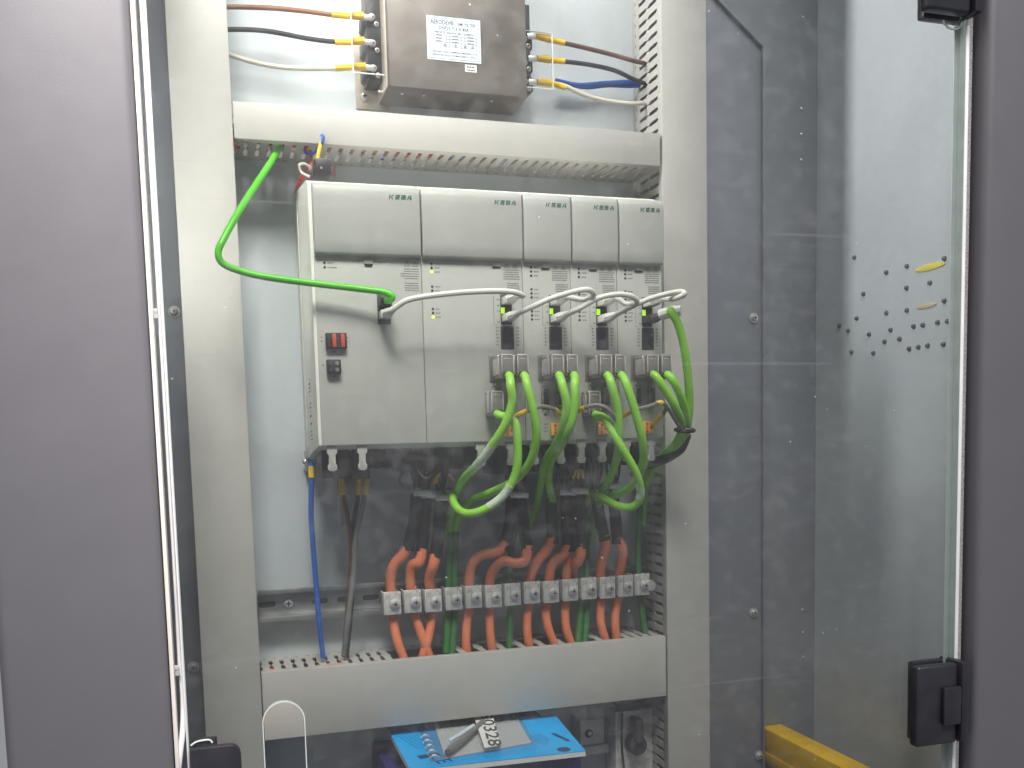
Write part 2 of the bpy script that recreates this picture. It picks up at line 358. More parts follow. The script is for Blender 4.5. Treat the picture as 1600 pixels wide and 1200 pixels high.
# ------------------------------------------------------------------ cable ducts
def finger_profile(half):
    # (depth from duct front, half slot width) -> polygon of one finger, depth along first coordinate
    prof = [(7, .9), (14, .9), (17, 2.3), (36, 2.3), (39, .55), (43, .55), (46, 2.3), (64, 2.3), (66, 2.0)]
    a = [(DF + d, half - w) for d, w in prof]; b = [(DF + d, -(half - w)) for d, w in prof][::-1]
    return a + b
PITCH = 12.5
def duct(name, label, x0, x1, z0, z1, vertical, skip=(), lid_gap=(0, 0)):
    t = thing(name, label, 'cable duct', ((x0 + x1) / 2, PL, z0), 'slotted grey cable ducts')
    b = MB().box(x0, x1, PL - 2.2, PL - .1, z0, z1)
    if vertical:
        for x in (x0, x1 - 1.6): b.box(x, x + 1.6, PL - 18, PL - 2.3, z0, z1)
    else:
        for z in (z0, z1 - 1.6): b.box(x0, x1, PL - 18, PL - 2.3, z, z + 1.6)
    b.build('base', M['duct'], t)
    poly = finger_profile(PITCH / 2)
    walls = ((x0, x0 + 1.6), (x1 - 1.6, x1)) if vertical else ((z0, z0 + 1.6), (z1 - 1.6, z1))
    lo, hi = (z0, z1) if vertical else (x0, x1)
    n = int((hi - lo) / PITCH)
    hole = None
    for wi, (a, bb) in enumerate(walls):
        first = None
        for k in range(n):
            c = lo + (k + .5) * PITCH + (hi - lo - n * PITCH) / 2
            if any(w == wi and s0 <= c <= s1 for w, s0, s1 in skip): continue
            if first is None:
                m = MB()
                if vertical: m.prism([(p[0], c + p[1]) for p in poly], 'x', a, bb)
                else: m.prism([(c + p[1], p[0]) for p in poly], 'z', a, bb)
                first = m.build('finger', M['duct'], t, smooth=20); c0 = c
            else: copy_at(first, (0, 0, c - c0) if vertical else (c - c0, 0, 0), t)
        # round break-out holes along the base rail
        for k in range(n):
            c = lo + (k + .5) * PITCH + (hi - lo - n * PITCH) / 2
            y = PL - 8; e = .12
            pts = [(y + .9 * math.cos(q * math.pi / 3), c + 2.2 * math.sin(q * math.pi / 3)) for q in range(6)]
            m = MB()
            if vertical: xx = a - e if wi == 0 else bb - .2 + e; m.prism(pts, 'x', xx, xx + .2)
            else: zz = a - e if wi == 0 else bb - .2 + e; m.prism([(p[1], p[0]) for p in pts], 'z', zz, zz + .2)
            if k == 0 or hole is None: hole = m.build('rail_hole', M['ink'], t); c0h = c
            else: copy_at(hole, (0, 0, c - c0h) if vertical else (c - c0h, 0, 0), t)
        hole = None
    lid = MB()
    if vertical: prof = [(x0 - 1.2, DF), (x1 + 1.2, DF), (x1 + 1.2, DF + 12), (x1 + .1, DF + 12), (x1 + .1, DF + 1.6), (x0 - .1, DF + 1.6), (x0 - .1, DF + 12), (x0 - 1.2, DF + 12)]; lid.prism(prof, 'z', z0 + lid_gap[0], z1 - lid_gap[1])
    else: prof = [(DF, z0 - 1.2), (DF + 12, z0 - 1.2), (DF + 12, z0 - .1), (DF + 1.6, z0 - .1), (DF + 1.6, z1 + .1), (DF + 12, z1 + .1), (DF + 12, z1 + 1.2), (DF, z1 + 1.2)]; lid.prism(prof, 'x', x0 + lid_gap[0], x1 - lid_gap[1])
    lid.build('lid', M['duct'], t, bevel=.45)
    return t
XL0, XL1, XR0, XR1 = -128.5, -71.1, 421.6, 477.6
duct('cable_duct', 'tall beige grey cable duct on the left side', XL0, XL1, -740, 740, True)
duct('cable_duct', 'tall grey cable duct on the right side, slots facing the drives', XR0, XR1, -740, 740, True)
duct('cable_duct', 'upper horizontal beige cable duct under the filter', XL1 + 2, XR0 - 2, 130.5, 165.2, False, lid_gap=(.5, 2.5))
skips = [(1, at(u, 1015, 100).x - w, at(u, 1015, 100).x + w) for u, w in ((632, 9), (668, 14), (703, 8), (731, 8), (768, 8), (796, 10), (826, 8), (862, 8), (888, 8), (908, 9), (942, 8), (962, 6))]
duct('cable_duct', 'lower horizontal cable duct with orange cables entering its top', XL1 + 2, XR0 - 2, -511.3, -438, False, skips, lid_gap=(.5, 1.5))

# wires lying inside the ducts
def wire(name, label, cat, pts, r, m, group=None, seg=8):
    return tag(MB().tube(pts, r, seg).build(name, m), label, cat, group)
def run(x0, x1, y, z, amp, n=9, ph=0):
    return [(x0 + (x1 - x0) * i / (n - 1), y + amp * math.sin(i * 1.9 + ph), z + amp * math.cos(i * 1.3 + ph * 2)) for i in range(n)]
G = 'loose wires inside the ducts'
wire('duct_wire', 'red wire lying in the upper duct behind its slots', 'wire', run(-60, 150, 96, 135, 2, 9, 0), 1.7, M['red'], G)
wire('duct_wire', 'salmon wire lying in the upper duct behind its slots', 'wire', run(-30, 170, 112, 136, 2, 9, 1), 1.9, M['pink'], G)
wire('duct_wire', 'blue wire lying in the upper duct behind its slots', 'wire', run(0, 200, 122, 136, 3, 9, 2), 1.5, M['blue'], G)
wire('duct_wire', 'cream wire lying in the upper duct behind its slots', 'wire', run(-60, 30, 104, 136, 2, 7, 3), 1.5, M['cream'], G)
wire('duct_wire', 'thick orange wire lying in the lower duct at left', 'wire', run(-66, 30, 92, -443, 1.5, 7, 0), 3.4, M['orange'], G)
wire('duct_wire', 'second orange wire deeper in the lower duct at left', 'wire', run(-66, 14, 104, -446, 1.5, 7, 2), 3.0, M['pink'], G)
wire('duct_wire', 'yellow wire end at left tip of the lower duct', 'wire', run(-68, -52, 92, -443.5, .6, 4, 1), 3.0, M['yglint_wire'], G)
wire('duct_wire', 'lime wire end at left tip of the lower duct', 'wire', run(-68, -50, 82, -444, .6, 4, 1), 3.2, M['lime'], G)
wire('duct_wire', 'thin red wire at inner edge of the left duct', 'wire', [(XL1 + .5, 84, z) for z in (190, 165, 140)] + [(XL1 + 4, 92, 128), (XL1 + 9, 104, 131)], 1.2, M['red'], G)

# ------------------------------------------------------------------ servo drives
def logo_poly():
    """block letters K E B A on a unit height, slanted"""
    q = []
    def r(x0, x1, z0, z1): q.append([(x0, z0), (x1, z0), (x1, z1), (x0, z1)])
    r(0, .24, 0, 1); q.append([(.34, .5), (.62, .5), (1.08, 1), (.76, 1)]); q.append([(.34, .46), (.62, .46), (1.08, 0), (.76, 0)])
    o = 1.42
    r(o, o + .24, 0, 1); r(o + .3, o + 1, 0, .24); r(o + .3, o + .94, .38, .62); r(o + .3, o + 1, .76, 1)
    o = 2.75
    r(o, o + .24, 0, 1); r(o + .3, o + .8, 0, .24); r(o + .3, o + .8, .38, .62); r(o + .3, o + .8, .76, 1); r(o + .82, o + 1.04, .06, .46); r(o + .82, o + 1.0, .54, .94)
    o = 4.08
    q.append([(o, 0), (o + .22, 0), (o + .55, 1), (o + .3, 1)]); q.append([(o + .62, 1), (o + .86, 1), (o + 1.12, 0), (o + .8, 0)]); r(o + .38, o + .72, .22, .42)
    return [[(x + .22 * z, z) for x, z in p] for p in q]
def prints(parent, items, y, m, name='printed_marks'):
    b = MB()
    for x0, x1, z0, z1 in items: b.add([(x0, y, z0), (x1, y, z0), (x1, y, z1), (x0, y, z1)], [(0, 1, 2, 3)])
    o = b.build(name, m, parent); o['kind'] = 'stuff'; return o
def small_text(x0, x1, z, rnd, h=1.0):
    out = []; x = x0
    while x < x1 - 1:
        w = rnd.uniform(1.0, 2.8); out.append((x, min(x + w, x1), z, z + h)); x += w + rnd.uniform(.3, .7)
    return out
def warn(x, z, h, b, y):
    for k in range(3):
        a0 = math.pi / 2 + k * 2 * math.pi / 3; a1 = a0 + 2 * math.pi / 3
        p0 = Vector((x + h * math.cos(a0), y, z + h * math.sin(a0))); p1 = Vector((x + h * math.cos(a1), y, z + h * math.sin(a1)))
        d = (p1 - p0); nrm = Vector((-d.z, 0, d.x)).normalized() * .28
        b.add([p0 - nrm, p1 - nrm, p1 + nrm, p0 + nrm], [(0, 1, 2, 3)])
    b.add([(x - .25, y, z - .9), (x + .25, y, z - .9), (x + .3, y, z + 1.4), (x - .3, y, z + 1.4)], [(0, 1, 2, 3)])
GD = 'grey servo drives mounted side by side'
names = ['widest leftmost grey drive with orange and black terminals', 'wide grey drive second from left with yellow lamps lit',
         'narrow grey drive, third from left', 'narrow grey drive, fourth from left', 'narrow grey drive at the right end of the row']
XS = [0, 110, 220, 275, 330, 385]
def front_block(t, x0, first, idx):
    """the 55 mm wide port column that every drive but the first carries (x0 = its left edge)"""
    e = -.35
    for z, tx in ((-5.6, 'a'), (-28.6, 'b'), (-52.0, 'c')):
        if not first:
            for k in range(3):
                MB().cyl((x0 + 10.2, .5, z - 4.3 * k), (x0 + 10.2, -.5, z - 4.3 * k), 1.35, 10).build('indicator_lamp', M['black'], t)
    rnd = random.Random(idx)
    it = []
    if not first:
        for z in (-5.6, -28.6, -52.0):
            for k in range(3): it += small_text(x0 + 13.2, x0 + 19, z - 4.3 * k - .7, rnd, 1.3)
    for k in range(10): 
        if k in (5,): continue
        it += small_text(x0 + (34 if k < 5 else 38), x0 + 52, -9.5 - 2.35 * k, rnd, 1.1)
    for k in range(6): it += small_text(x0 + 24.2, x0 + 27.4, -70.5 - 3.6 * k, rnd, 1.5) + small_text(x0 + 46.6, x0 + 50, -70.5 - 3.6 * k, rnd, 1.5)
    it += small_text(x0 + 26, x0 + 29.3, -41, rnd, 1.2) + small_text(x0 + 26, x0 + 29.3, -47, rnd, 1.2) + small_text(x0 + 26, x0 + 29.3, -53, rnd, 1.2) + small_text(x0 + 26, x0 + 29.3, -64.5, rnd, 1.4)
    it += [(x0 + 22.0, x0 + 22.5, -67, -36), (x0 + 22.0, x0 + 25.5, -67.2, -66.7)]
    for k in range(3): it += small_text(x0 + 21.5, x0 + 26, -174 - 3.9 * k, rnd, 1.3) + small_text(x0 + 44, x0 + 49, -174 - 3.9 * k, rnd, 1.1)
    prints(t, it, e, M['ink2'])
    w = MB(); warn(x0 + 38, -5.2, 3.0, w, e); warn(x0 + 47, -5.2, 3.0, w, e); o = w.build('warning_mark', M['ink2'], t); o['kind'] = 'stuff'
    # latch under the cover
    MB().box(x0 + 22.5, x0 + 31, -1.2, .5, -5.4, -1.0).build('cover_latch', M['drive'], t, bevel=.3)
    MB().box(x0 + 22.0, x0 + 31.0, -1.0, .5, -7.6, -5.7).build('latch_slot', M['black'], t)
    # network port column and display window
    pt = MB().box(x0 + 29.8, x0 + 42.5, -1.0, .5, -66.5, -34.5).build('network_port', M['dark'], t, bevel=.3)
    MB().box(x0 + 30.1, x0 + 34.2, -1.5, -.9, -54.8, -48.6).build('link_lamp', M['ledg'], pt)
    MB().box(x0 + 29.3, x0 + 44.1, -.9, .5, -92.4, -68.2).build('display_bezel', M['black'], t, bevel=.3)
    MB().box(x0 + 31.0, x0 + 42.4, -1.2, -.8, -90.8, -70).build('display_window', mat_window, t, bevel=.2)
    # three pole orange terminal
    tb = MB().box(x0 + 28.2, x0 + 41.8, -4.0, .5, -186, -172.6).build('terminal', M['yterm'], t, bevel=.5)
    for i in range(2):
        for k in range(3):
            c = (x0 + 33 + 4.6 * i, -4.4, -175.2 - 4.1 * k)
            MB().cyl((c[0], -3.8, c[2]), (c[0], -4.6, c[2]), 1.65, 8).build('terminal_button', M['rterm'] if (i + k) % 2 == 0 else M['oterm'], tb)
    # metal carrier plates with hooded plugs are separate; here the open sub-D sockets and their screws
    MB().box(x0 + 15.5, x0 + 52.8, -2.2, .5, -126, -98.5).build('connector_plate', M['hood'], t, bevel=.5)
    for sx_ in (18.4, 35.4):
        s_ = MB().box(x0 + sx_, x0 + sx_ + 8.4, -5.5, .5, -155, -133.5).build('socket', M['hood'], t, bevel=1.0)
        MB().box(x0 + sx_ + 1.5, x0 + sx_ + 6.9, -5.9, -5.3, -153, -135.5).build('socket_face', M['black'], s_, bevel=.2)
        for zz in (-129.8, -159.8): screw('lock_screw', (x0 + sx_ + 4.2, 0, zz), (0, -1, 0), 2.3, 3.0, M['steel'], t)
mat_window = mat('smoked_display', (.012, .012, .02), .12, var=.2, scale=40)
for i in range(5):
    x0, x1 = XS[i] + .35, XS[i + 1] - .35
    t = thing('servo_drive', names[i], 'servo drive', ((x0 + x1) / 2, 75, -207), GD)
    # housing profile in depth / height, extruded across the width
    prof = [(1.2, -190.7), (150, -207), (150, 97), (20, 78), (1.2, 71)]
    MB().prism(prof, 'x', x0 - (3.2 if i == 0 else 0), x1).build('housing', M['white'], t, bevel=.8)
    MB().box(x0, x1, -.2, 1.6, -190.6, -.6).build('front_panel', M['drive'], t, bevel=.5)
    # bulging hinged cover: rounded profile
    cp = [(-6.2, .5), (-7.6, 3.0), (-8.4, 14), (-8.8, 34), (-8.6, 56), (-8.0, 63.5), (-6.9, 67.6), (-4.8, 70.2), (-1.6, 71.4)]
    cov = MB().prism(cp + [(1.0, 71.4), (1.0, .5)], 'x', x0 + .2, x1 - .5)
    c_ = cov.build('cover', M['cover'], t, bevel=1.5, seg=3, smooth=50)
    # brand lettering
    w = 24.5; h = w / 5.45; lx = XS[i + 1] - (33.0 if i == 0 else 31.5 if i == 1 else 29.5); lz = 56.6
    lg = MB()
    for p in logo_poly(): lg.add([(lx + a * h, -8.72, lz + b * h * 1.02) for a, b in p], [list(range(len(p)))])
    lg.build('lettering', M['logo'], t)
    if i == 0:
        for k in range(2): MB().cyl((10.6, .5, -7.2 - 4.4 * k), (10.6, -.5, -7.2 - 4.4 * k), 1.35, 10).build('indicator_lamp', M['black'], t)
        rnd = random.Random(3); it = small_text(13.5, 19, -7.8, rnd, 1.2) + small_text(13.5, 24, -12.2, rnd, 1.1)
        for k in range(10):
            if k == 5: continue
            it += small_text(92 if k not in (2, 3) else 88, 107, -11.5 - 2.4 * k, rnd, 1.0)
        it += small_text(3.6, 6.4, -82, rnd, 1.2) + small_text(3.6, 6.4, -86, rnd, 1.2) + small_text(30, 33, -82, rnd, 1.2) + small_text(30, 33, -86, rnd, 1.2) + small_text(14, 19, -96.5, rnd, 1.3) + small_text(4, 6, -110, rnd, 1.4) + small_text(14, 18, -121, rnd, 1.3)
        prints(t, it, -.35, M['ink2'])
        wm = MB(); warn(95, -6.5, 3.2, wm, -.35); warn(103.5, -6.5, 3.2, wm, -.35); wm.build('warning_mark', M['ink2'], t)['kind'] = 'stuff'
        MB().box(50.5, 59.5, -1.4, .5, -7.0, -1.2).build('cover_latch', M['drive'], t, bevel=.3)
        MB().box(51, 59, -1.6, .5, -8.8, -7.1).build('latch_slot', M['black'], t)
        MB().box(62.5, 76, -1.0, .5, -67.5, -36.5).build('network_port', M['dark'], t, bevel=.3)
        ot = MB().box(8.2, 29.2, -6.5, .5, -92.8, -77.2).build('terminal', M['black'], t, bevel=.6)
        for xx in (16.6, 25.2): MB().box(xx - 1.9, xx + 1.9, -7.4, -6.2, -91.6, -78.2).build('terminal_lever', M['rterm'], ot, bevel=.4)
        for xx in (10.8, 20.9):
            for k in range(4): MB().box(xx - 1.4, xx + 1.4, -6.9, -6.3, -91 + 3.4 * k, -88.8 + 3.4 * k).build('wire_entry', M['dark'], ot)
        bt = MB().box(8, 22.2, -7.5, .5, -118.2, -104).build('terminal', M['black'], t, bevel=.6)
        for xx in (11.8, 18.2):
            for zz in (-107.8, -114.3): MB().cyl((xx, -7.2, zz), (xx, -7.9, zz), 2.0, 12).build('terminal_button', M['dark'] if xx < 15 else M['greyw'], bt)
        # lettering down the bright side wall
        rnd = random.Random(11); sd = MB()
        for k in range(17):
            z = -118 - 4.3 * k
            for (ya, yb) in ((60, 78),) if k % 4 else ((64, 70),):
                if k in (5, 10): continue
                sd.add([(-3.0, ya, z), (-3.0, yb, z - 1), (-3.0, yb, z - 1 - rnd.uniform(1, 2.4)), (-3.0, ya, z - rnd.uniform(1, 2.4))], [(0, 1, 2, 3)])
        sd.build('printed_marks', M['ink'], t)['kind'] = 'stuff'
        MB().box(-4.6, -1.2, 132, 149.8, -220, -196).build('mounting_flange', M['rail'], t, bevel=.5)
        MB().box(-3.8, -1.2, 118, 121, -190, 88).build('side_rib', M['white'], t, bevel=.3)
        screw('flange_screw', (-4.6, 140, -209), (-1, 0, 0), 3.4, 3, M['steel'], t)
    else:
        front_block(t, XS[i + 1] - 55, i == 1, i)
        if i == 1:
            for z, lit in ((-4.8, 2), (-28.3, 9), (-51.2, 2)):
                for k in range(3 if lit == 2 else 2):
                    MB().cyl((120.9, .5, z - 4.2 * k), (120.9, -.6, z - 4.2 * k), 1.35 if k != lit else 1.7, 10).build('indicator_lamp', M['ledy'] if k == lit else M['black'], t)
            rnd = random.Random(8); it = []
            for z in (-4.8, -28.3, -51.2):
                for k in range(3): it += small_text(124, 129.5, z - 4.2 * k - .6, rnd, 1.2)
            prints(t, it, -.35, M['ink2'])
# the dark power connectors and latch tongues underneath
for i in range(5):
    x0, x1 = XS[i], XS[i + 1]
    t = [o for o in col.objects if o.name == 'servo_drive' + ('' if i == 0 else '.%03d' % i)][0]
    n = int((x1 - x0) / 18)
    for k in range(n):
        xx = x0 + 4 + k * (x1 - x0 - 6) / n
        h = random.Random(i * 10 + k).uniform(10, 26)
        MB().box(xx, xx + 12.5, 46, 112, -203 - h, -196).build('power_connector', M['black'], t, bevel=1)
for w, xs in ((0, (10.7, 41.7)), (1, (169.5, 203.9)), (2, (231, 262)), (3, (286.3, 311.5)), (4, (341, 371.5))):
    t = [o for o in col.objects if o.name == 'servo_drive' + ('' if w == 0 else '.%03d' % w)][0]
    for xx in xs:
        poly = [(xx - 5.2, -190.9), (xx - 5.2, -199), (xx - 3.4, -200.5), (xx - 3.4, -210), (xx - 4.8, -211.5), (xx - 4.4, -216), (xx - 2, -217.4), (xx + 2, -217.4),
                (xx + 4.4, -216), (xx + 4.8, -211.5), (xx + 3.4, -210), (xx + 3.4, -200.5), (xx + 5.2, -199), (xx + 5.2, -190.9)]
        MB().prism(poly, 'y', 3, 8).build('latch_tongue', M['drive'], t, bevel=.4)

# ------------------------------------------------------------------ network cables
def sleeve(pts, i0, i1): return pts[i0:i1 + 1]
def jack(t, x, z, m=None, boot=None, dy=-34, dx=2.5, dz=1):
    m = m or M['plug']
    MB().prism([(x - 5.6, z - 4.0), (x + 5.6, z - 4.0), (x + 5.6, z + 3.6), (x + 2.2, z + 3.6), (x + 2.2, z + 5), (x - 2.2, z + 5), (x - 2.2, z + 3.6), (x - 5.6, z + 3.6)], 'y', -19, -1.6).build('plug', m, t, bevel=.5)
    MB().tube([(x, -18, z), (x + .4, -22, z), (x + 1.2, -28, z + dz * .4), (x + dx, dy, z + dz)], [5.0, 5.4, 4.4, 3.5], 8).build('boot', boot or m, t, bevel=0)
GP = 'white patch cables linking the drives'
def patch(label, a, b, mids):
    A = Vector((a[0], -26, a[1])); B = Vector((b[0], -26, b[1]))
    t = thing('patch_cable', label, 'cable', (a[0], -2, a[1]), GP)
    pts = [A, A + Vector((2, -9, 1))] + P(mids) + [B + Vector((2.5, -10, .5)), B]
    MB().tube(pts, 2.9, 10).build('cable', M['cable'], t)
    jack(t, a[0], a[1]); jack(t, b[0], b[1])
patch('white patch cable arching between the two wide drives', (69, -59), (201, -42), [(640, 468, -40), (700, 459, -45), (760, 455, -48), (800, 456, -51), (817, 462, -48)])
patch('short white patch cable from second to third drive', (201, -60), (256, -42), [(835, 478, -44), (862, 466, -48), (900, 455, -52), (920, 453, -54), (927, 461, -50), (912, 469, -42)])
patch('short white patch cable from third to fourth drive', (256, -60), (311, -42), [(905, 482, -44), (935, 466, -48), (965, 460, -52), (987, 463, -54), (995, 472, -50), (980, 476, -42)])
patch('white patch cable poking out past the rightmost drive', (311, -60), (366, -42), [(985, 480, -44), (1015, 467, -52), (1048, 458, -62), (1066, 456, -70), (1068, 461, -72), (1052, 467, -60)])
t = thing('network_cable', 'bright green cable curving from upper duct to leftmost drive', 'cable', at(438, 224, 104))
MB().tube(P([(438, 218, 112), (437, 228, 96), (424, 252, 66), (398, 292, 24), (370, 336, -6), (349, 374, -20), (341, 395, -22), (350, 413, -20), (384, 426, -18), (430, 435, -18), (500, 444, -18), (560, 451, -20), (598, 456, -24), (612, 462, -26)]) + [Vector((72.5, -24, -46)), Vector((69.5, -16, -46))], 3.4, 12, sub=9).build('cable', M['green'], t)
MB().box(63.8, 75.2, -15, -1.4, -50.5, -41).build('plug', M['dark'], t, bevel=.6)
t = thing('network_cable', 'thick lime cable drooping from the rightmost drive to zip tie', 'cable', (366, -2, -60))
jack(t, 366, -60, M['black'], M['dark'])
MB().tube([(368, -32, -58), (374, -42, -56), (383, -50, -55.5)], [6.2, 6.4, 5.6], 10).build('clear_boot', M['plug'], t)
MB().tube([Vector((376, -44, -56))] + P([(1048, 487, -50), (1060, 508, -50), (1070, 550, -45), (1076, 600, -36), (1077, 640, -26), (1072, 672, -14), (1058, 697, 6), (1034, 715, 34), (1008, 728, 62), (990, 742, 96)]), 4.5, 12, sub=9).build('cable', M['lime'], t)

# ------------------------------------------------------------------ encoder plugs and their lime cables
GE = 'lime encoder cables'
def hood(t, x0, x1, z0, z1, y0=-38, y1=-2.6):
    h = MB().prism([(x0, z0 + 3), (x0 + 2, z0), (x1 - 2, z0), (x1, z0 + 3), (x1, z1 - 1), (x1 - 1, z1), (x0 + 1, z1), (x0, z1 - 1)], 'y', y0, y1).build('hood', M['hood'], t, bevel=.8)
    fr_ = MB()
    for a_, b_, c_, d_ in ((x0 + .6, x1 - .6, z1 - 1.7, z1 - .9), (x0 + .5, x0 + 1.3, z0 + 6, z1 - 1.8), (x1 - 1.3, x1 - .5, z0 + 6, z1 - 1.8), (x0 + 3.4, x1 - 3.4, z1 - 5.2, z1 - 4.6)): fr_.box(a_, b_, y0 - .5, y0 + .3, c_, d_)
    fr_.build('hood_rim', M['zinc'], h, bevel=.2)
    screw('hood_screw', (x0 + 1.6, y0 + 11, z1 - 3), (-.5, -.8, .3), 2.0, 3.2, M['steel'], h, slot=False)
    MB().box(x0 - 1.5, x0 + .2, y0 + 6, y1 - 8, z0 + 4, z1 - 4).build('side_clip', M['steel'], h, bevel=.4)
    MB().cyl(((x0 + x1) / 2, y0 + .4, z0 + 3.5), ((x0 + x1) / 2, y0 - 1.2, z0 + 1.8), 5.4, 14).build('grommet', M['black'], h)
hA0, hA1 = at(861, 553, -38).x - 220, at(881, 553, -38).x - 220
hB0, hB1 = at(885, 553, -38).x - 220, at(903, 553, -38).x - 220
hz1, hz0 = at(881, 553, -38).z, at(881, 590, -38).z
def enc(label, X, which, pts, r=4.6, low=False):
    a, b = (hA0, hA1) if which == 'a' else (hB0, hB1)
    z0, z1 = (hz0, hz1)
    if low: a, b = a - 8, b - 8; z0, z1 = at(*low[0], -24).z, at(*low[1], -24).z
    t = thing('encoder_cable', label, 'cable', (X + (a + b) / 2, -3, z0), GE)
    hood(t, X + a, X + b, z0, z1, -38 if not low else -24)
    y0 = -38 if not low else -24
    s0 = Vector((X + (a + b) / 2, y0 + 3, z0 + 3.5))
    MB().tube([s0, s0 + Vector((0, -9, -3))] + P(pts), r, 12, sub=8).build('cable', M['lime'], t)
    return t
W = ('second', 'third', 'fourth', 'rightmost')
enc('lime cable from left metal plug of second drive, bending left', 165, 'a', [(798, 604, -52), (800, 628, -50), (790, 662, -44), (768, 697, -30), (744, 728, -6), (722, 752, 30), (708, 784, 76), (703, 815, 112), (700, 840, 128)])
enc('lime cable from right metal plug of second drive, bowing right', 165, 'b', [(824, 604, -52), (833, 640, -52), (838, 682, -44), (828, 722, -28), (802, 752, -4), (766, 770, 24), (732, 784, 66), (716, 806, 104), (711, 836, 128)])
enc('lime cable looping low under the second drive', 165, 'a', [(804, 660, -40), (809, 700, -38), (806, 738, -32), (790, 770, -24), (764, 792, -16), (738, 802, -8), (720, 799, 6), (709, 786, 30), (706, 772, 60), (700, 768, 92), (694, 790, 124)], low=((790, 650), (790, 610)))
enc('lime cable from left metal plug of third drive', 220, 'a', [(879, 604, -52), (885, 634, -50), (880, 666, -38), (867, 697, -12), (852, 722, 25), (845, 756, 70), (838, 790, 112), (828, 820, 130)])
enc('lime cable from right metal plug of third drive', 220, 'b', [(898, 604, -52), (897, 640, -50), (888, 674, -40), (873, 702, -12), (860, 724, 22), (858, 756, 66), (868, 796, 112), (880, 826, 130)])
enc('lime cable from left metal plug of fourth drive, hanging straight', 275, 'a', [(955, 600, -52), (965, 640, -48), (967, 684, -38), (964, 716, -18), (955, 742, 20), (942, 768, 62), (930, 796, 112), (920, 826, 130)])
enc('lime cable from right metal plug of fourth drive', 275, 'b', [(980, 604, -52), (993, 645, -52), (1004, 690, -44), (1004, 724, -26), (990, 756, 0), (966, 772, 30), (944, 780, 66), (930, 800, 110), (926, 850, 126)])
enc('lime cable hooking under the fourth drive', 275, 'a', [(946, 655, -34), (962, 684, -40), (980, 714, -40), (995, 742, -36), (1001, 768, -28), (996, 786, -20), (982, 793, -10), (960, 788, 10), (938, 776, 44), (922, 772, 80), (914, 790, 118), (914, 840, 128)], low=((935, 650), (935, 610)))
enc('lime cable from left metal plug of the rightmost drive', 330, 'a', [(1036, 604, -46), (1054, 634, -40), (1066, 664, -20), (1056, 692, 2), (1034, 712, 34), (1014, 730, 72), (1004, 760, 108), (1000, 790, 126)])
enc('lime cable from right metal plug of the rightmost drive', 330, 'b', [(1056, 602, -46), (1068, 632, -36), (1073, 664, -18), (1064, 694, 4), (1040, 716, 34), (1020, 734, 70), (1008, 770, 112), (1004, 820, 128)])
# printed white bands on three of the cables
for nm, pts in (('', [(768, 697, -30), (756, 714, -20), (744, 728, -6)]), ('.002', [(797, 758, -28), (790, 770, -24), (778, 782, -20), (764, 792, -16)]), ('.007', [(998, 752, -33), (1001, 768, -28), (999, 778, -24)]), ('.005', [(967, 690, -35), (966, 704, -27), (964, 716, -18)])):
    o = bpy.data.objects['encoder_cable' + nm]
    MB().tube(P(pts), 4.75, 12).build('print_band', M['band'], o)
t = thing('zip_tie', 'black zip tie bundling green cables right of the drives', 'zip tie', at(1070, 674, -16))
ring = [at(1070, 672, -18) + Vector((11 * math.cos(a), 9 * math.sin(a), 2 * math.sin(a))) for a in [k * math.pi / 8 for k in range(17)]]
MB().tube(ring, 1.9, 8, sub=2).build('loop', M['black'], t)
MB().tube(P([(1070, 671, -26), (1080, 671, -28), (1083, 672, -28)]), 2.3, 8).build('tail', M['black'], t)
t = thing('cable_wrap', 'black sleeve around cables below the zip tie', 'sleeve', at(1050, 702, 12))
MB().tube(P([(1074, 680, -8), (1062, 700, 8), (1042, 714, 26), (1020, 724, 50), (1004, 730, 80)]), [5, 7, 7, 6, 5], 10).build('wrap', M['shrink'], t)
# jumper wires with yellow ferrule sleeves
GJ = 'thin grey jumper wires with yellow tips'
def jumper(label, pts, tips, r=2.3):
    t = thing('jumper_wire', label, 'wire', at(*pts[0]), GJ)
    MB().tube(P(pts), r, 8).build('wire', M['greyw'], t)
    for tp in tips: MB().tube(P(tp), r + .55, 8).build('yellow_tip', M['yellow'], t)
jumper('grey jumper wire with yellow tips between second and third drives', [(806, 650, -30), (828, 640, -42), (848, 635, -44), (868, 641, -40), (882, 656, -24), (876, 668, -4)], [[(805, 651, -30), (816, 645, -38), (828, 640, -42)], [(867, 640, -40), (874, 646, -36), (880, 653, -30)]])
jumper('grey jumper wire with yellow tip under the fourth drive plugs', [(902, 643, -20), (914, 637, -36), (932, 633, -42), (948, 638, -46), (960, 652, -46), (966, 672, -36), (958, 690, -4)], [[(900, 644, -18), (906, 640, -28), (914, 637, -36)]])
jumper('grey jumper wire with yellow tips at the rightmost drive', [(974, 650, -26), (990, 641, -40), (1010, 636, -44), (1030, 630, -44), (1040, 633, -42), (1054, 654, -34), (1066, 674, -22)], [[(974, 650, -26), (981, 646, -34), (988, 642, -39)], [(1026, 631, -43), (1031, 629, -44), (1035, 630, -44)]])
jumper('short yellow tipped wire plugged into rightmost orange terminal', [(1020, 664, -4), (1028, 656, -16), (1037, 645, -30), (1042, 637, -38)], [[(1021, 663, -6), (1028, 655, -18), (1036, 646, -29)]])

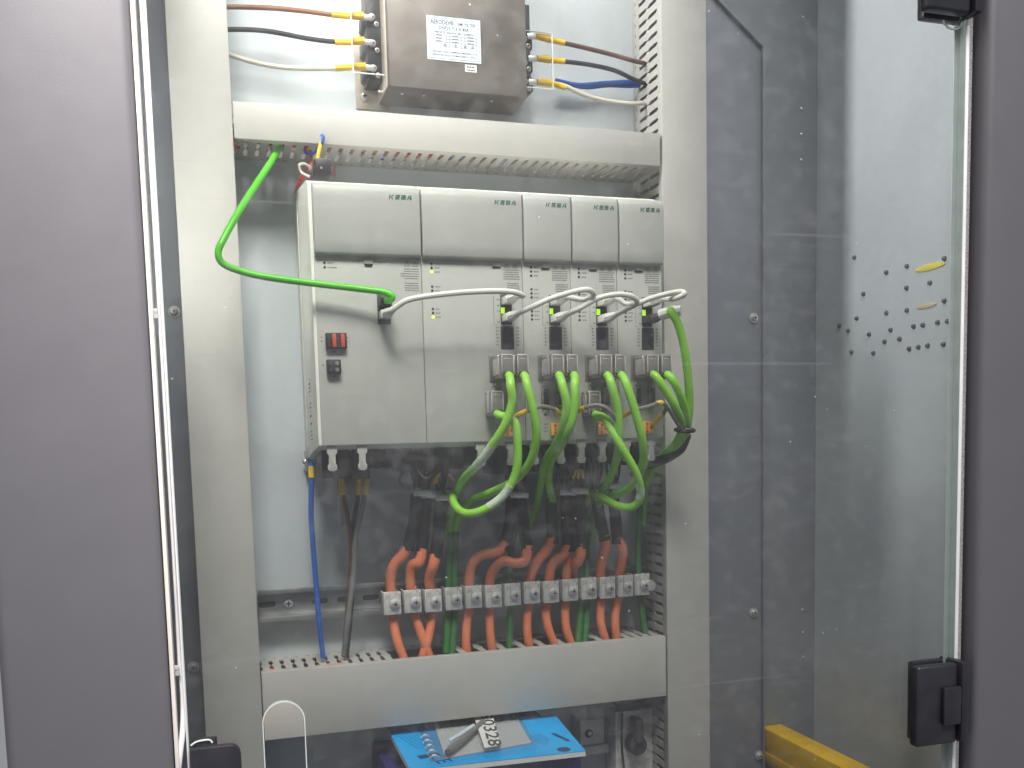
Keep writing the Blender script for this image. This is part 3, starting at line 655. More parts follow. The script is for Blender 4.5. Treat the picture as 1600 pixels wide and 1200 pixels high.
# ------------------------------------------------------------------ rail with shield clamps
t = thing('mounting_rail', 'slotted galvanised rail holding the row of clamps', 'rail', (175, 148, -387))
zt, zb = -357.5, -387
MB().box(-66, 418, 133, 135, zb, zt).box(-66, 418, 124, 132.9, zt - 1.6, zt).box(-66, 418, 124, 132.9, zb, zb + 1.6).box(-66, 418, 122.4, 123.9, zt - 1.6, zt + 4).box(-66, 418, 122.4, 123.9, zb - 4, zb + 1.6).box(-66, 418, 135.1, 149.9, zb + 6, zt - 6).build('profile', M['rail'], t, bevel=.35)
for k in range(16):
    x = -56 + k * 30; z = (zt + zb) / 2
    poly = [(x + (6.5 if abs(a) < 90 else -6.5) + 3.2 * math.cos(math.radians(a)), z + 3.2 * math.sin(math.radians(a))) for a in (-89, -60, -30, 0, 30, 60, 89, 91, 120, 150, 180, 210, 240, 269)]
    if k == 1: continue
    MB().prism([(min(max(px, x - 9.7), x + 9.7), pz) for px, pz in poly], 'y', 132.75, 133.2).build('slot', M['ink'], t)
screw('rail_screw', (-32, 133, (zt + zb) / 2), (0, -1, 0), 5.5, 4, M['steel'], t)
GC = 'zinc shield clamps in a row on the rail'
ordinal = ('first', 'second', 'third', 'fourth', 'fifth', 'sixth', 'seventh', 'eighth', 'ninth', 'tenth', 'eleventh', 'twelfth', 'thirteenth', 'last')
clampx = (613, 645, 677, 709, 740, 771, 801, 831, 861, 891, 920, 949, 977, 1003)
proto = None
def make_clamp(c, label):
    t = thing('shield_clamp', label, 'clamp', c + Vector((0, 30, -14)), GC)
    x, y, z = c
    MB().box(x - 10, x + 10, y - 1.2, y + 1.2, z - 13.5, z + 13.5).box(x - 10, x - 7.8, y + 1.3, y + 26, z - 12, z + 12).box(x + 7.8, x + 10, y + 1.3, y + 26, z - 12, z + 12).build('bracket', M['zinc'], t, bevel=.6)
    MB().box(x - 8.6, x - 3.8, y - 2.6, y - 1.1, z - 13, z + 13).box(x - 3.0, x - 1.6, y - 2.0, y - 1.1, z - 13, z + 13).build('rib', M['zinc'], t, bevel=.5)
    MB().cyl((x + 2.6, y - 1.1, z - 1), (x + 2.6, y - 4.2, z - 1), 6.2, 8).build('pressure_nut', M['zinc'], t, bevel=.5)
    screw('clamp_screw', (x + 2.6, y - 4.0, z - 1), (0, -1, 0), 4.4, 3.2, M['steel'], t)
    MB().box(x + 7.0, x + 9.4, y - 1.9, y - 1.1, z - 13, z + 13).build('edge_rib', M['zinc'], t, bevel=.3)
    return t
def dup(root, delta, label):
    r = root.copy(); col.objects.link(r); ORIGIN[r] = ORIGIN[root] + Vector(delta); r.location = ORIGIN[r] * S; r['label'] = label
    for ch in list(root.children):
        c = ch.copy(); col.objects.link(c); c.parent = r; ORIGIN[c] = ORIGIN[ch] + Vector(delta)
        for g in list(ch.children):
            d = g.copy(); col.objects.link(d); d.parent = c; ORIGIN[d] = ORIGIN[g] + Vector(delta)
    return r
CP = []
for k, u in enumerate(clampx):
    v = 941 + (915 - 941) * (u - 613) / (1003 - 613)
    p = at(u, v, 90); p.z = -374 + .5 * math.sin(k * 2.1); CP.append(p)
    lb = ordinal[k] + ' zinc cable clamp from the left on the rail' if k < 13 else 'last zinc clamp on the rail, next to the right duct'
    if k == 0: proto = make_clamp(p, lb); p_first = p
    else: dup(proto, p - p_first, lb)
# the last clamp's thumb screw
t = thing('thumb_screw', 'round knurled thumb screw ending the clamp row', 'screw', at(1014, 915, 92))
p = at(1014, 914, 92); MB().cyl(p + Vector((0, 6, 0)), p + Vector((0, -6, 0)), 7, 18).build('knob', M['steel'], t, bevel=.8)

# ------------------------------------------------------------------ motor cables: orange jacket, black heat shrink above
GM = 'orange motor cables running through the clamps'
def motor(label, shrink, jacket, below, band=None, r=6.1):
    t = thing('motor_cable', label, 'cable', at(*below[-1]), GM)
    MB().tube(P(jacket) + P(below), [r + .4] * 2 + [r] * (len(jacket) - 2) + [r - .7] * len(below), 12, sub=7).build('jacket', M['orange'], t)
    MB().tube(P(shrink), r + 1.2, 12).build('heat_shrink', M['shrink'], t)
    u0, v0, y0 = shrink[0]
    for q, (du, mm) in enumerate(((-9, 'blackw'), (-3, 'greyw'), (4, 'brown'), (9, 'blackw'))):
        MB().tube(P([(u0 + du * .35, v0 + 6, y0), (u0 + du * .5, v0 - 12, y0 - 6), (u0 + du, v0 - 30, y0 - 14 + 4 * q), (u0 + du * 1.2, v0 - 58, y0 - 18 + 5 * q)]), 1.7, 6).build('core_wire', M[mm], t)
    MB().tube(P([(u0, v0 + 3, y0), (u0, v0 - 7, y0 - 1)]), [r + .9, r - .6], 12, raw=True).build('shield_braid', M['steel'], t)
    if band:
        a = at(*band); MB().cyl(a + Vector((-8, -4, 0)), a + Vector((13, -8, -1)), 4.4, 12).build('band_screw', M['zinc'], t, bevel=.4)
        MB().tube([a + Vector((9.5 * math.cos(q), 4 + 9.5 * math.sin(q), 0)) for q in [k * math.pi / 5 for k in range(11)]], 1.6, 6, sub=2).build('band', M['steel'], t)
motor('first orange motor cable from the left, through first clamp', [(652, 768, 96), (647, 815, 95), (637, 860, 94)], [(639, 852, 94), (630, 866, 95), (616, 882, 98), (610, 905, 102)], [(612, 940, 104), (615, 972, 102), (621, 1002, 98), (631, 1030, 96)], (656, 769, 86))
motor('second orange motor cable from the left, bulging over the first clamps', [(666, 770, 98), (663, 820, 97), (658, 868, 92)], [(660, 858, 92), (655, 878, 90), (644, 884, 96), (641, 908, 102)], [(645, 940, 104), (650, 966, 102), (660, 996, 98), (671, 1026, 97)], (668, 772, 86))
motor('third orange motor cable, its end hanging over the third clamp', [(688, 775, 90), (686, 825, 89), (681, 872, 86)], [(682, 862, 86), (677, 884, 86), (671, 905, 96)], [(674, 940, 104), (674, 968, 102), (669, 998, 98), (660, 1028, 97)], (690, 776, 80))
motor('orange motor cable bending left through the fifth clamp', [(800, 775, 104), (796, 820, 102), (786, 860, 98)], [(790, 848, 98), (778, 862, 97), (752, 868, 98), (738, 882, 101), (733, 908, 103)], [(735, 938, 104), (730, 968, 102), (728, 998, 98), (730, 1022, 97)])
motor('orange motor cable making a wide S into the sixth clamp', [(812, 775, 92), (818, 820, 90), (824, 862, 86)], [(824, 852, 86), (821, 874, 84), (806, 880, 86), (786, 877, 93), (770, 892, 100), (765, 912, 103)], [(766, 936, 104), (765, 966, 102), (766, 992, 98), (770, 1018, 97)], (806, 772, 84))
motor('orange motor cable slanting down to the eighth clamp', [(860, 778, 100), (862, 815, 98), (864, 850, 95)], [(864, 840, 95), (855, 858, 95), (838, 880, 98), (828, 905, 103)], [(828, 932, 104), (824, 962, 102), (824, 990, 98), (828, 1014, 97)])
motor('orange motor cable bending left into the ninth clamp', [(884, 772, 104), (886, 820, 102), (888, 862, 98)], [(888, 852, 98), (880, 868, 98), (864, 880, 100), (858, 905, 103)], [(858, 930, 104), (853, 958, 102), (858, 985, 98), (868, 1010, 97)], (882, 768, 90))
motor('orange motor cable going straight down the tenth clamp', [(896, 772, 112), (894, 820, 110), (893, 862, 106)], [(893, 852, 106), (889, 872, 105), (885, 900, 104)], [(886, 928, 104), (883, 956, 102), (885, 982, 98), (893, 1008, 97)])
motor('short orange cable stub curling under black sleeve above tenth clamp', [(906, 770, 90), (907, 815, 88), (908, 858, 84)], [(908, 850, 84), (907, 868, 83), (902, 879, 88), (897, 882, 100)], [(896, 890, 112), (897, 905, 118)], (900, 766, 78))
motor('orange motor cable second from right, through twelfth clamp', [(930, 770, 100), (938, 812, 98), (945, 845, 95)], [(944, 836, 95), (946, 854, 95), (940, 878, 99), (938, 902, 103)], [(941, 925, 104), (938, 954, 102), (939, 975, 98), (946, 1000, 97)], (948, 758, 84))
motor('rightmost orange motor cable, kinked above thirteenth clamp', [(958, 770, 100), (962, 815, 98), (965, 850, 95)], [(964, 840, 95), (972, 858, 95), (972, 872, 97), (967, 898, 103)], [(969, 922, 104), (963, 950, 102), (961, 972, 98), (963, 998, 97)])
GV = 'lime cables in painted shade behind the drives'  # lower runs of the lime cables, coloured as they look in shade
for lb, pts in (('lime cable in painted shade dropping through the fourth clamp, left of the pair', [(700, 770, 126), (702, 830, 122), (701, 900, 108), (700, 960, 104), (697, 1020, 98)]),
                ('lime cable in painted shade dropping through the fourth clamp, right of the pair', [(712, 775, 126), (712, 830, 122), (710, 900, 108), (710, 960, 104), (706, 1022, 98)]),
                ('lime cable in painted shade behind the seventh clamp', [(812, 800, 130), (798, 860, 124), (797, 900, 110), (797, 950, 106), (796, 1015, 98)]),
                ('lime cable in painted shade left of the pair through the eleventh clamp', [(890, 810, 130), (902, 865, 126), (908, 910, 110), (907, 955, 106), (903, 1005, 98)]),
                ('lime cable in painted shade right of the pair through the eleventh clamp', [(918, 810, 130), (916, 865, 126), (917, 905, 110), (917, 952, 106), (914, 1003, 98)]),
                ('lime cable in painted shade falling beside the right duct', [(1003, 720, 122), (1000, 790, 120), (997, 860, 114), (998, 910, 106), (1002, 950, 104), (1010, 1000, 98)])):
    wire('signal_cable', lb, 'cable', P(pts), 4.2, M['lime_shaded'], GV)
# small crimped wires below the second and third drives
GS = 'tiny yellow tipped wires under the drives'
for lb, pts, tip in (('tiny wire with yellow tip left of a pair under second drive', [(690, 705, 60), (686, 725, 62), (680, 742, 70)], [(684, 740, 62), (677, 757, 66)]),
                     ('tiny wire with yellow tip right of a pair under second drive', [(696, 705, 60), (692, 722, 62), (686, 742, 70)], [(687, 739, 60), (681, 755, 64)]),
                     ('tiny wire with slanted yellow tip under second drive', [(692, 722, 62), (698, 732, 60), (704, 742, 60)], [(703, 740, 58), (710, 752, 58)]),
                     ('tiny wire with yellow tip, leftmost of three under fourth drive', [(902, 710, 60), (900, 728, 60), (898, 740, 62)], [(900, 734, 58), (896, 748, 60)]),
                     ('tiny wire with yellow tip, middle of three under fourth drive', [(906, 710, 60), (906, 726, 60), (904, 740, 62)], [(905, 733, 58), (903, 748, 60)]),
                     ('tiny wire with yellow tip, rightmost of three under fourth drive', [(908, 710, 60), (910, 728, 60), (911, 740, 62)], [(909, 734, 58), (912, 748, 60)])):
    t = thing('crimped_wire', lb, 'wire', at(*pts[0]), GS)
    MB().tube(P(pts), 1.0, 6).build('wire', M['blackw'], t); MB().tube(P(tip), 1.6, 8).build('yellow_tip', M['yellow'], t)
for lb, pts, m in (('dull magenta wire fanning out under second drive', [(655, 712, 60), (654, 728, 58), (662, 740, 62), (672, 748, 70)], 'marker'),
                   ('brown wire fanning out under second drive', [(640, 712, 70), (636, 732, 66), (628, 738, 66), (626, 745, 80)], 'copper'),
                   ('white wire looped under second drive', [(650, 722, 64), (656, 738, 60), (662, 745, 60), (668, 746, 64), (676, 742, 70)], 'cream'),
                   ('grey wire looped low under second drive', [(630, 736, 70), (625, 748, 68), (628, 758, 68), (640, 766, 74), (650, 770, 84)], 'greyw')):
    wire('loose_wire', lb, 'wire', P(pts), 1.2, M[m], 'loose thin wires under the second drive', 6)

# ------------------------------------------------------------------ supply wires under the first drive
t = thing('blue_wire', 'single blue wire with yellow marker dropping into lower duct', 'wire', at(505, 1026, 96))
MB().tube(P([(486, 722, 92), (487, 745, 92), (486, 800, 94), (489, 850, 95), (494, 915, 95), (499, 975, 94), (505, 1028, 98)]), 3.0, 10).build('wire', M['blue'], t)
MB().tube(P([(487, 728, 92), (487, 746, 92)]), 3.6, 10, raw=True).build('marker_sleeve', M['yellow'], t)
GB = 'supply wires under the first drive'
for lb, m, pts, sl in (('brown supply wire, leftmost of three under the first drive', 'brown', [(533, 745, 82), (536, 775, 83), (543, 810, 86), (548, 845, 88), (546, 920, 90), (541, 980, 92), (538, 1026, 97)], [(533, 748, 82), (536, 773, 83)]),
                       ('black supply wire, middle of three under the first drive', 'blackw', [(560, 745, 86), (559, 775, 87), (553, 815, 90), (550, 850, 93), (550, 920, 94), (546, 980, 95), (541, 1026, 98)], [(561, 748, 86), (560, 773, 87)]),
                       ('grey supply wire, rightmost of three under the first drive', 'greyw', [(572, 745, 84), (570, 775, 84), (562, 812, 84), (555, 845, 84), (552, 900, 84), (544, 965, 85), (537, 1024, 96)], [(573, 748, 84), (571, 773, 84)])):
    t = thing('supply_wire', lb, 'wire', at(*pts[-1]), GB)
    MB().tube(P(pts), 3.0, 10).build('wire', M[m], t); MB().tube(P(sl), 3.5, 10, raw=True).build('marker_sleeve', M['yellow'], t)
t = thing('supply_plug', 'dark plug with claret middle under the first drive', 'plug', at(550, 750, 90))
a, b = at(528, 715, 84), at(578, 748, 84)
MB().box(a.x, a.x + 12, 80, 112, b.z, a.z).box(b.x - 14, b.x, 80, 112, b.z, a.z).build('plug_body', M['dark'], t, bevel=1)
MB().box(a.x + 12.2, b.x - 14.2, 79, 112, b.z - 1, a.z).build('plug_centre', M['marker'], t, bevel=.6)
t = thing('strain_relief_plate', 'notched galvanised tongue plate behind the supply wires', 'bracket', at(552, 820, 120))
a, b = at(526, 748, 122), at(580, 822, 122)
MB().prism([(a.x, a.z), (a.x, b.z + 6), (a.x + 4, b.z), (a.x + 10, b.z + 8), ((a.x + b.x) / 2, b.z + 14), (b.x - 10, b.z + 8), (b.x - 4, b.z), (b.x, b.z + 6), (b.x, a.z)], 'y', 121, 123).build('tongue', M['rail'], t, bevel=.4)

# ------------------------------------------------------------------ plug on top of the first drive
t = thing('top_plug', 'black plug with wires on top of the leftmost drive', 'plug', at(505, 272, 60))
a, b = at(491, 249, 56), at(517, 276, 56)
MB().box(a.x, b.x, 50, 72, b.z, a.z).build('plug_body', M['black'], t, bevel=.8)
MB().cyl(at(502, 262, 50) , at(502, 262, 48.8), 1.2, 10).build('plug_dot', M['steel'], t)
for lb, m, r, pts in (('yellow sleeved wire rising from black plug into upper duct', 'yellow', 2.0, [(496, 252, 60), (498, 238, 62), (501, 226, 66), (504, 217, 72)]),
                      ('light blue wire curling over the upper duct edge', 'blue', 1.7, [(474, 230, 108), (480, 240, 92), (492, 238, 78), (502, 226, 66), (505, 214, 62), (502, 212, 70), (497, 222, 96)]),
                      ('salmon wire dropping from upper duct behind black plug', 'pink', 1.9, [(482, 228, 110), (486, 240, 92), (486, 252, 86), (484, 266, 80)]),
                      ('white wire looping beside the black plug', 'cream', 1.5, [(486, 263, 70), (476, 256, 66), (468, 258, 66), (470, 268, 68), (478, 274, 66), (484, 276, 64)]),
                      ('red wire tucked behind top left corner of the drives', 'red', 2.4, [(472, 277, 76), (468, 284, 96), (464, 294, 120), (463, 302, 140)]),
                      ('short magenta wire right of the black plug', 'marker', 1.5, [(522, 260, 66), (522, 268, 66), (522, 276, 66)])):
    wire('loose_wire', lb, 'wire', P(pts), r, M[m], 'loose wires above the first drive')

# ------------------------------------------------------------------ mains filter
FY = 88
fx0, fx1 = at(604, 60, FY).x, at(823, 100, FY).x
fz0, fz1 = at(700, 142, FY).z, 360
t = thing('mains_filter', 'large metal mains filter box with pale label above duct', 'filter', ((fx0 + fx1) / 2, 149, fz0 - 8))
MB().prism([(FY, fz0), (FY, fz1), (146, fz1), (146, fz0 - 2), (140, fz0 - 2)], 'x', fx0, fx1).build('case', M['filter'], t, bevel=1.2)
MB().box(fx0 - 1.8, fx0 - .2, FY - 1.4, 146, fz0 - 1, fz1).build('side_cheek', M['bracket'], t, bevel=.5)
MB().box(fx0 - 27, fx0 + 10, 146.4, 149.8, fz0 - 7, fz1).box(fx0 + 10.1, fx1 + 6, 146.4, 149.8, fz0 + 6, fz1).build('base_plate', M['bracket'], t, bevel=.6)
for u, v in ((570, 152), (566, 156)):
    pass
screw('fixing_screw', at(569, 152, 146), (0, -1, 0), 4.6, 5, M['steel'], t)
for u, v in ((598, 153), (594, 160), (628, 141), (662, 144), (768, 152)):
    p = at(u, v, FY + 18); screw('case_rivet', (p.x, p.y, fz0 - .3), (0, 0, -1), 1.8, 1.4, M['steel'], t, slot=False)
def terminal_block(x0, x1, zs, face):
    b = MB()
    n = len(zs); 
    pr = [(x0 if face < 0 else x1, zs[0] + 40)]
    blk = MB().box(x0, x1, 112, 145, zs[-1] - 12, zs[0] + 40).build('terminal_block', M['black'], t, bevel=.8)
    for z in zs:
        ox = x0 if face < 0 else x1
        MB().prism([(ox, z - 10), (ox + face * 4.5, z - 7), (ox + face * 4.5, z + 5), (ox, z + 9)] if face > 0 else [(ox, z + 9), (ox + face * 4.5, z + 5), (ox + face * 4.5, z - 7), (ox, z - 10)], 'y', 118, 140).build('barrier', M['black'], blk, bevel=.4)
        screw('terminal_screw', ((x0 + x1) / 2 - 2, 112, z), (0, -1, 0), 4.0, 4, M['steel'], blk)
        screw('terminal_screw', ((x0 + x1) / 2 + 3, 112, z - 7), (0, -1, 0), 3.0, 3, M['steel'], blk)
zl = [at(578, v, 108).z for v in (25, 66, 105)]
zr = [at(838, v, 108).z for v in (62, 98, 128)]
terminal_block(fx0 - 17.5, fx0 - 2, zl, -1)
terminal_block(fx1 + .5, fx1 + 13, zr, 1)
# clear guards over the terminals
def guard(x0, x1, z0, z1, y):
    MB().box(x0, x1, y, y + 1.6, z0, z1).build('clear_guard', M['acrylic'], t)
    e = MB().box(x0 - .05, x1 + .05, y - .2, y + 1.8, z0 - .9, z0 - .05)
    if x0 < fx0: e.box(x0 - .9, x0 - .05, y - .2, y + 1.8, z0 - .9, z1)
    else: e.box(x1 + .05, x1 + .9, y - .2, y + 1.8, z0 - .9, z1)
    e.build('guard_edge', M['acrylic_edge'], t)
guard(at(552, 100, 98).x, fx0 - 2, at(575, 114, 98).z, 360, 98)
gx = at(863, 100, 98).x
MB().box(fx1 + .3, gx, 98, 99.6, at(845, 137, 98).z, at(845, 50, 98).z).build('clear_guard', M['acrylic'], t)
gz0, gz1 = at(845, 137, 98).z, at(845, 50, 98).z
MB().box(fx1 + .3, gx + .9, 97.8, 99.8, gz0 - .9, gz0 - .05).box(gx + .05, gx + .9, 97.8, 99.8, gz0, gz1).box(fx1 + .3, gx + .9, 97.8, 99.8, gz1 + .05, gz1 + .5).build('guard_edge', M['acrylic_edge'], t)
# type label with its lettering
la, lb_ = at(666, 23, FY - .4), at(752, 101, FY - .4)
lx0, lx1, lz1, lz0 = la.x, lb_.x, at(708, 28, FY).z, at(708, 96, FY).z
lab = MB().box(lx0, lx1, FY - .5, FY - .05, lz0, lz1).build('type_label', M['label'], t)
yy = FY - .62; wl, hl = lx1 - lx0, lz1 - lz0
fr = MB()
for (a, b, c, d) in ((.03, .97, .955, .965), (.03, .97, .035, .045), (.03, .036, .04, .96), (.964, .97, .04, .96)):
    fr.add([(lx0 + wl * a, yy, lz0 + hl * c), (lx0 + wl * b, yy, lz0 + hl * c), (lx0 + wl * b, yy, lz0 + hl * d), (lx0 + wl * a, yy, lz0 + hl * d)], [(0, 1, 2, 3)])
fr.build('label_border', M['ink2'], lab)
def tline(s, size, fx, fz, bold=0, w=.5): text(s, size, (lx0 + wl * fx, yy, lz0 + hl * fz), M['ink'], lab, 'lettering', bold=bold, fit=w * wl)
tline('AERODEV\u00ae', 6.6, .07, .82, .08, .43); tline('EMI FILTER', 5.0, .57, .825, .03, .34)
tline('DNF25-Y-3 X 40A', 5.2, .22, .705, .05, .56); tline('480/277V~50/60Hz  40A  25/085/21', 2.7, .15, .62, .04, .72)
dg = MB(); rnd = random.Random(5)
def ln(x0, z0, x1, z1, w=.006):
    p0 = Vector((lx0 + wl * x0, yy, lz0 + hl * z0)); p1 = Vector((lx0 + wl * x1, yy, lz0 + hl * z1)); d = p1 - p0; n_ = Vector((-d.z, 0, d.x)).normalized() * wl * w / 2
    dg.add([p0 - n_, p1 - n_, p1 + n_, p0 + n_], [(0, 1, 2, 3)])
for z in (.56, .49, .42): ln(.12, z, .92, z)
ln(.22, .32, .86, .32)
for x in (.12, .36, .41, .64, .70, .92): ln(x, .28, x, .58)
for x in (.16, .46, .75):
    for z in (.56, .49, .42): ln(x, z + .018, x + .12, z + .018, .012)
for x in (.30, .50, .68, .82): ln(x, .34, x + .05, .34, .012); ln(x, .37, x + .05, .37, .012); ln(x + .025, .37, x + .025, .42)
dg.build('circuit_diagram', M['ink2'], lab)
tline('LINE AND LOAD TERMINALS MARKED L N E', 2.6, .08, .18, .03, .84); tline('AERODEV ELECTROMAGNETIC TECH', 2.8, .09, .10, .03, .82)
st = MB().box(lx1 - 19, lx1 - 5.5, FY - .5, FY - .05, lz0 - 10, lz0 - 2.2).build('small_sticker', M['paper'], t)
prints(st, small_text(lx1 - 17, lx1 - 8, lz0 - 5.5, rnd, 1.5) + small_text(lx1 - 17, lx1 - 8, lz0 - 8.6, rnd, 1.2), FY - .62, M['ink'])
# filter wiring
GF = 'filter wires with yellow cable lugs'
for lb, m, pts, s1, s2 in (
    ('copper brown wire entering the filter from the left', 'copper', [(340, 11, 108), (375, 11, 108), (430, 13, 106), (480, 18, 105), (520, 23, 104), (560, 25, 104)], [(518, 23, 104), (546, 25, 104)], [(547, 25, 104), (568, 25, 104)]),
    ('black wire entering the filter from the left', 'blackw', [(340, 47, 108), (375, 46, 108), (420, 49, 106), (480, 60, 105), (520, 65, 104), (562, 65, 104)], [(523, 66, 104), (549, 66, 104)], [(550, 65, 104), (569, 64, 104)]),
    ('cream wire sagging into the filter from the left', 'cream', [(340, 78, 108), (360, 86, 108), (400, 98, 106), (450, 106, 105), (520, 107, 104), (562, 105, 104)], [(524, 107, 104), (551, 105, 104)], [(552, 104, 104), (571, 104, 104)]),
    ('brown wire leaving the filter on the right', 'brown', [(842, 58, 104), (880, 67, 104), (915, 75, 104), (955, 85, 105), (990, 95, 106), (1012, 100, 118)], [(858, 62, 104), (882, 67, 104)], [(838, 56, 104), (858, 61, 104)]),
    ('black wire leaving the filter on the right', 'blackw', [(842, 92, 104), (880, 96, 104), (920, 101, 104), (960, 110, 105), (990, 124, 106), (1012, 132, 118)], [(860, 94, 104), (882, 96, 104)], [(840, 91, 104), (859, 93, 104)]),
    ('grey white wire leaving the filter lowest on the right', 'cream', [(842, 128, 104), (878, 133, 104), (910, 147, 104), (945, 157, 105), (985, 162, 106), (1014, 160, 120)], [(862, 130, 104), (884, 137, 104)], [(840, 128, 104), (862, 130, 104)])):
    t2 = thing('filter_wire', lb, 'wire', at(*pts[0]), GF)
    MB().tube(P(pts), 2.6, 10).build('wire', M[m], t2)
    MB().tube(P(s1), 3.3, 10, raw=True).build('marker_sleeve', M['yellow'], t2)
    MB().tube(P(s2), [3.6, 4.4], 10, raw=True).build('lug_sleeve', M['yellow'], t2)
    e = s2[1] if pts[0][0] < 500 else s2[0]; p = at(*e); sg = 1 if pts[0][0] < 500 else -1
    MB().box(min(p.x, p.x + sg * 10), max(p.x, p.x + sg * 10), 106, 107.4, p.z - 3.2, p.z + 3.2).build('lug', M['steel'], t2, bevel=.4)
t2 = thing('filter_wire', 'bundle of two blue wires behind the filter at right', 'wire', at(870, 128, 130), GF)
MB().tube(P([(868, 126, 128), (905, 133, 130), (945, 130, 130), (985, 128, 128), (1012, 130, 128)]), 2.8, 10).build('wire', M['blue'], t2)
MB().tube(P([(875, 128, 134), (915, 136, 136), (950, 133, 134), (985, 134, 132), (1012, 132, 130)]), 2.8, 10).build('wire', M['blue'], t2)

# ------------------------------------------------------------------ right wall: screws, painted reflections, yellow rail
pts = ((512, 805), (612, 852), (676, 832), (793, 808), (675, 900), (748, 884), (540, 919), (793, 940), (676, 970), (612, 978), (519, 995), (465, 1018), (492, 1034), (558, 1045), (625, 1031), (697, 1020),
       (726, 1016), (772, 1008), (803, 1004), (653, 1060), (606, 1068), (683, 1090), (712, 1085), (741, 1080), (790, 1076), (503, 1100), (571, 1103))
rows = sorted(range(len(pts)), key=lambda i: pts[i][0])
rank = {i: n for n, i in enumerate(rows)}
words = ['first', 'second', 'third', 'fourth', 'fifth', 'sixth', 'seventh', 'eighth', 'ninth', 'tenth', 'eleventh', 'twelfth', 'thirteenth', 'fourteenth', 'fifteenth', 'sixteenth', 'seventeenth', 'eighteenth',
         'nineteenth', 'twentieth', 'twenty first', 'twenty second', 'twenty third', 'twenty fourth', 'twenty fifth', 'twenty sixth', 'last']
for i, (u, v) in enumerate(pts):
    p = onx(1080 + u / 2, v / 2, 712)
    o = MB().tube([p + Vector((.4, 0, 0)), p + Vector((-1.5, 0, 0)), p + Vector((-3.0, 0, 0)), p + Vector((-3.6, 0, 0))], [2.9, 2.9, 2.2, 1.0], 12, raw=True).build('wall_screw', M['screwd'])
    tag(o, words[rank[i]] + ' dark wall screw counted from the left, ' + ('high up' if v < 880 else 'in the middle rows' if v < 1010 else 'in the low rows'), 'screw', 'dark screws on the right wall')
for (u, v, ln_, h, m, lb) in ((1454, 417, 25, 3.9, 'yglint_wire', 'bright yellow oval reflection modelled on the right wall'), (1448, 478, 17, 2.6, 'pglint', 'smaller pale orange oval reflection modelled below the yellow one')):
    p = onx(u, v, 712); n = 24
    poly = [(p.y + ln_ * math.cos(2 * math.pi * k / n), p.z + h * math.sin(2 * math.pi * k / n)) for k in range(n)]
    tag(MB().prism(poly, 'x', 710.4, 711.95).build('wall_glint', M[m], bevel=.5), lb, 'plug')  # yellow reflections in the wall, set down as solid coloured ovals
t = thing('yellow_rail', 'yellow painted box rail on the cabinet floor at right', 'rail', (640, 40, -650))
MB().box(622, 656, -88, 181, -660, -606).build('rail_body', M['ybar'], t, bevel=3)
MB().box(620.4, 621.9, -88, 181, -655, -640).build('rail_lip', M['ybar'], t, bevel=.4)

# ------------------------------------------------------------------ things in the bottom compartment
def onz(u, v, z):
    d = RM @ Vector(((u - 800) / F, 1, -(v - PY) / F)); return CAM + d * ((z - CAM.z) / d.z)
t = thing('violet_device', 'dark violet device box lying under the blue booklet', 'device', (200, 60, -720))
MB().box(96, 268, -28, 147, -720, -531.5).build('case', M['violet'], t, bevel=3)
MB().box(104, 210, -30.5, -28.2, -640, -560).build('front_plate', M['cream'], t, bevel=.6)
MB().box(118, 138, -31.2, -30.6, -600, -580).build('display_window', M['black'], t)
t = thing('grey_device', 'pale grey device front at the bottom left under the duct', 'device', (74, 60, -720))
MB().box(60, 94, 0, 147, -720, -552).build('case', M['violet'], t, bevel=2)
MB().box(62, 92, -4, -.2, -690, -564).build('front_plate', M['cream'], t, bevel=.6)
bk = [onz(915, 1173, -525), onz(868, 1118, -525), onz(600, 1128, -525), onz(641, 1203, -525)]
t = thing('booklet', 'bright cyan booklet lying under the lower duct', 'booklet', sum(bk, Vector()) / 4)
def slab(pts, z0, z1): return MB().prism([(p.x, p.y) for p in pts], 'z', z0, z1)
slab(bk, -531, -525.9).build('pages', M['paper'], t)
slab(bk, -525.8, -525).build('front_cover', M['cyan'], t)
p = onz(881, 1171, -524.9); MB().cyl(p + Vector((0, 0, -.05)), p + Vector((0, 0, .1)), 7.5, 20).build('emblem', M['navy'], t)
text('CE', 24, onz(668, 1182, -524.8), M['navy'], t, rot=(0, 0, -1.35))
def flat(items, z, m, parent, rot, o):
    b = MB(); c, s_ = math.cos(rot), math.sin(rot)
    for x0, x1, y0, y1 in items: b.add([o + Vector((x * c - y * s_, x * s_ + y * c, 0)) for x, y in ((x0, y0), (x1, y0), (x1, y1), (x0, y1))], [(0, 1, 2, 3)])
    b.build('printed_marks', m, parent)['kind'] = 'stuff'
rnd = random.Random(21)
flat(small_text(0, 36, 0, rnd, 5), 0, M['navy'], t, -1.35, onz(860, 1146, -524.8))
flat([q for k in range(4) for q in small_text(0, 44 - 6 * k, 5 * k, rnd, .8)], 0, M['navy'], t, -1.35, onz(822, 1150, -524.8))
flat([q for k in range(7) for q in small_text(0, 60, 5 * k, rnd, .7)], 0, M['navy'], t, -1.35, onz(622, 1150, -524.8))
flat([(0, 11, 0, 12), (13, 24, 0, 12)], 0, M['navy'], t, .15, onz(657, 1186, -524.8))
t = thing('parts_bag', 'clear bag with white card and grey pen on the booklet', 'bag', onz(750, 1150, -524))
cd = [onz(830, 1160, -523.6), onz(800, 1108, -523.6), onz(675, 1122, -523.6), onz(696, 1184, -523.6)]
slab(cd, -524.4, -523.6).build('card', M['paper'], t)
bgp = [onz(838, 1163, -518), onz(806, 1106, -518), onz(650, 1125, -518), onz(673, 1190, -518)]
slab(bgp, -518.4, -518).build('film', M['bag'], t)
bl = MB()
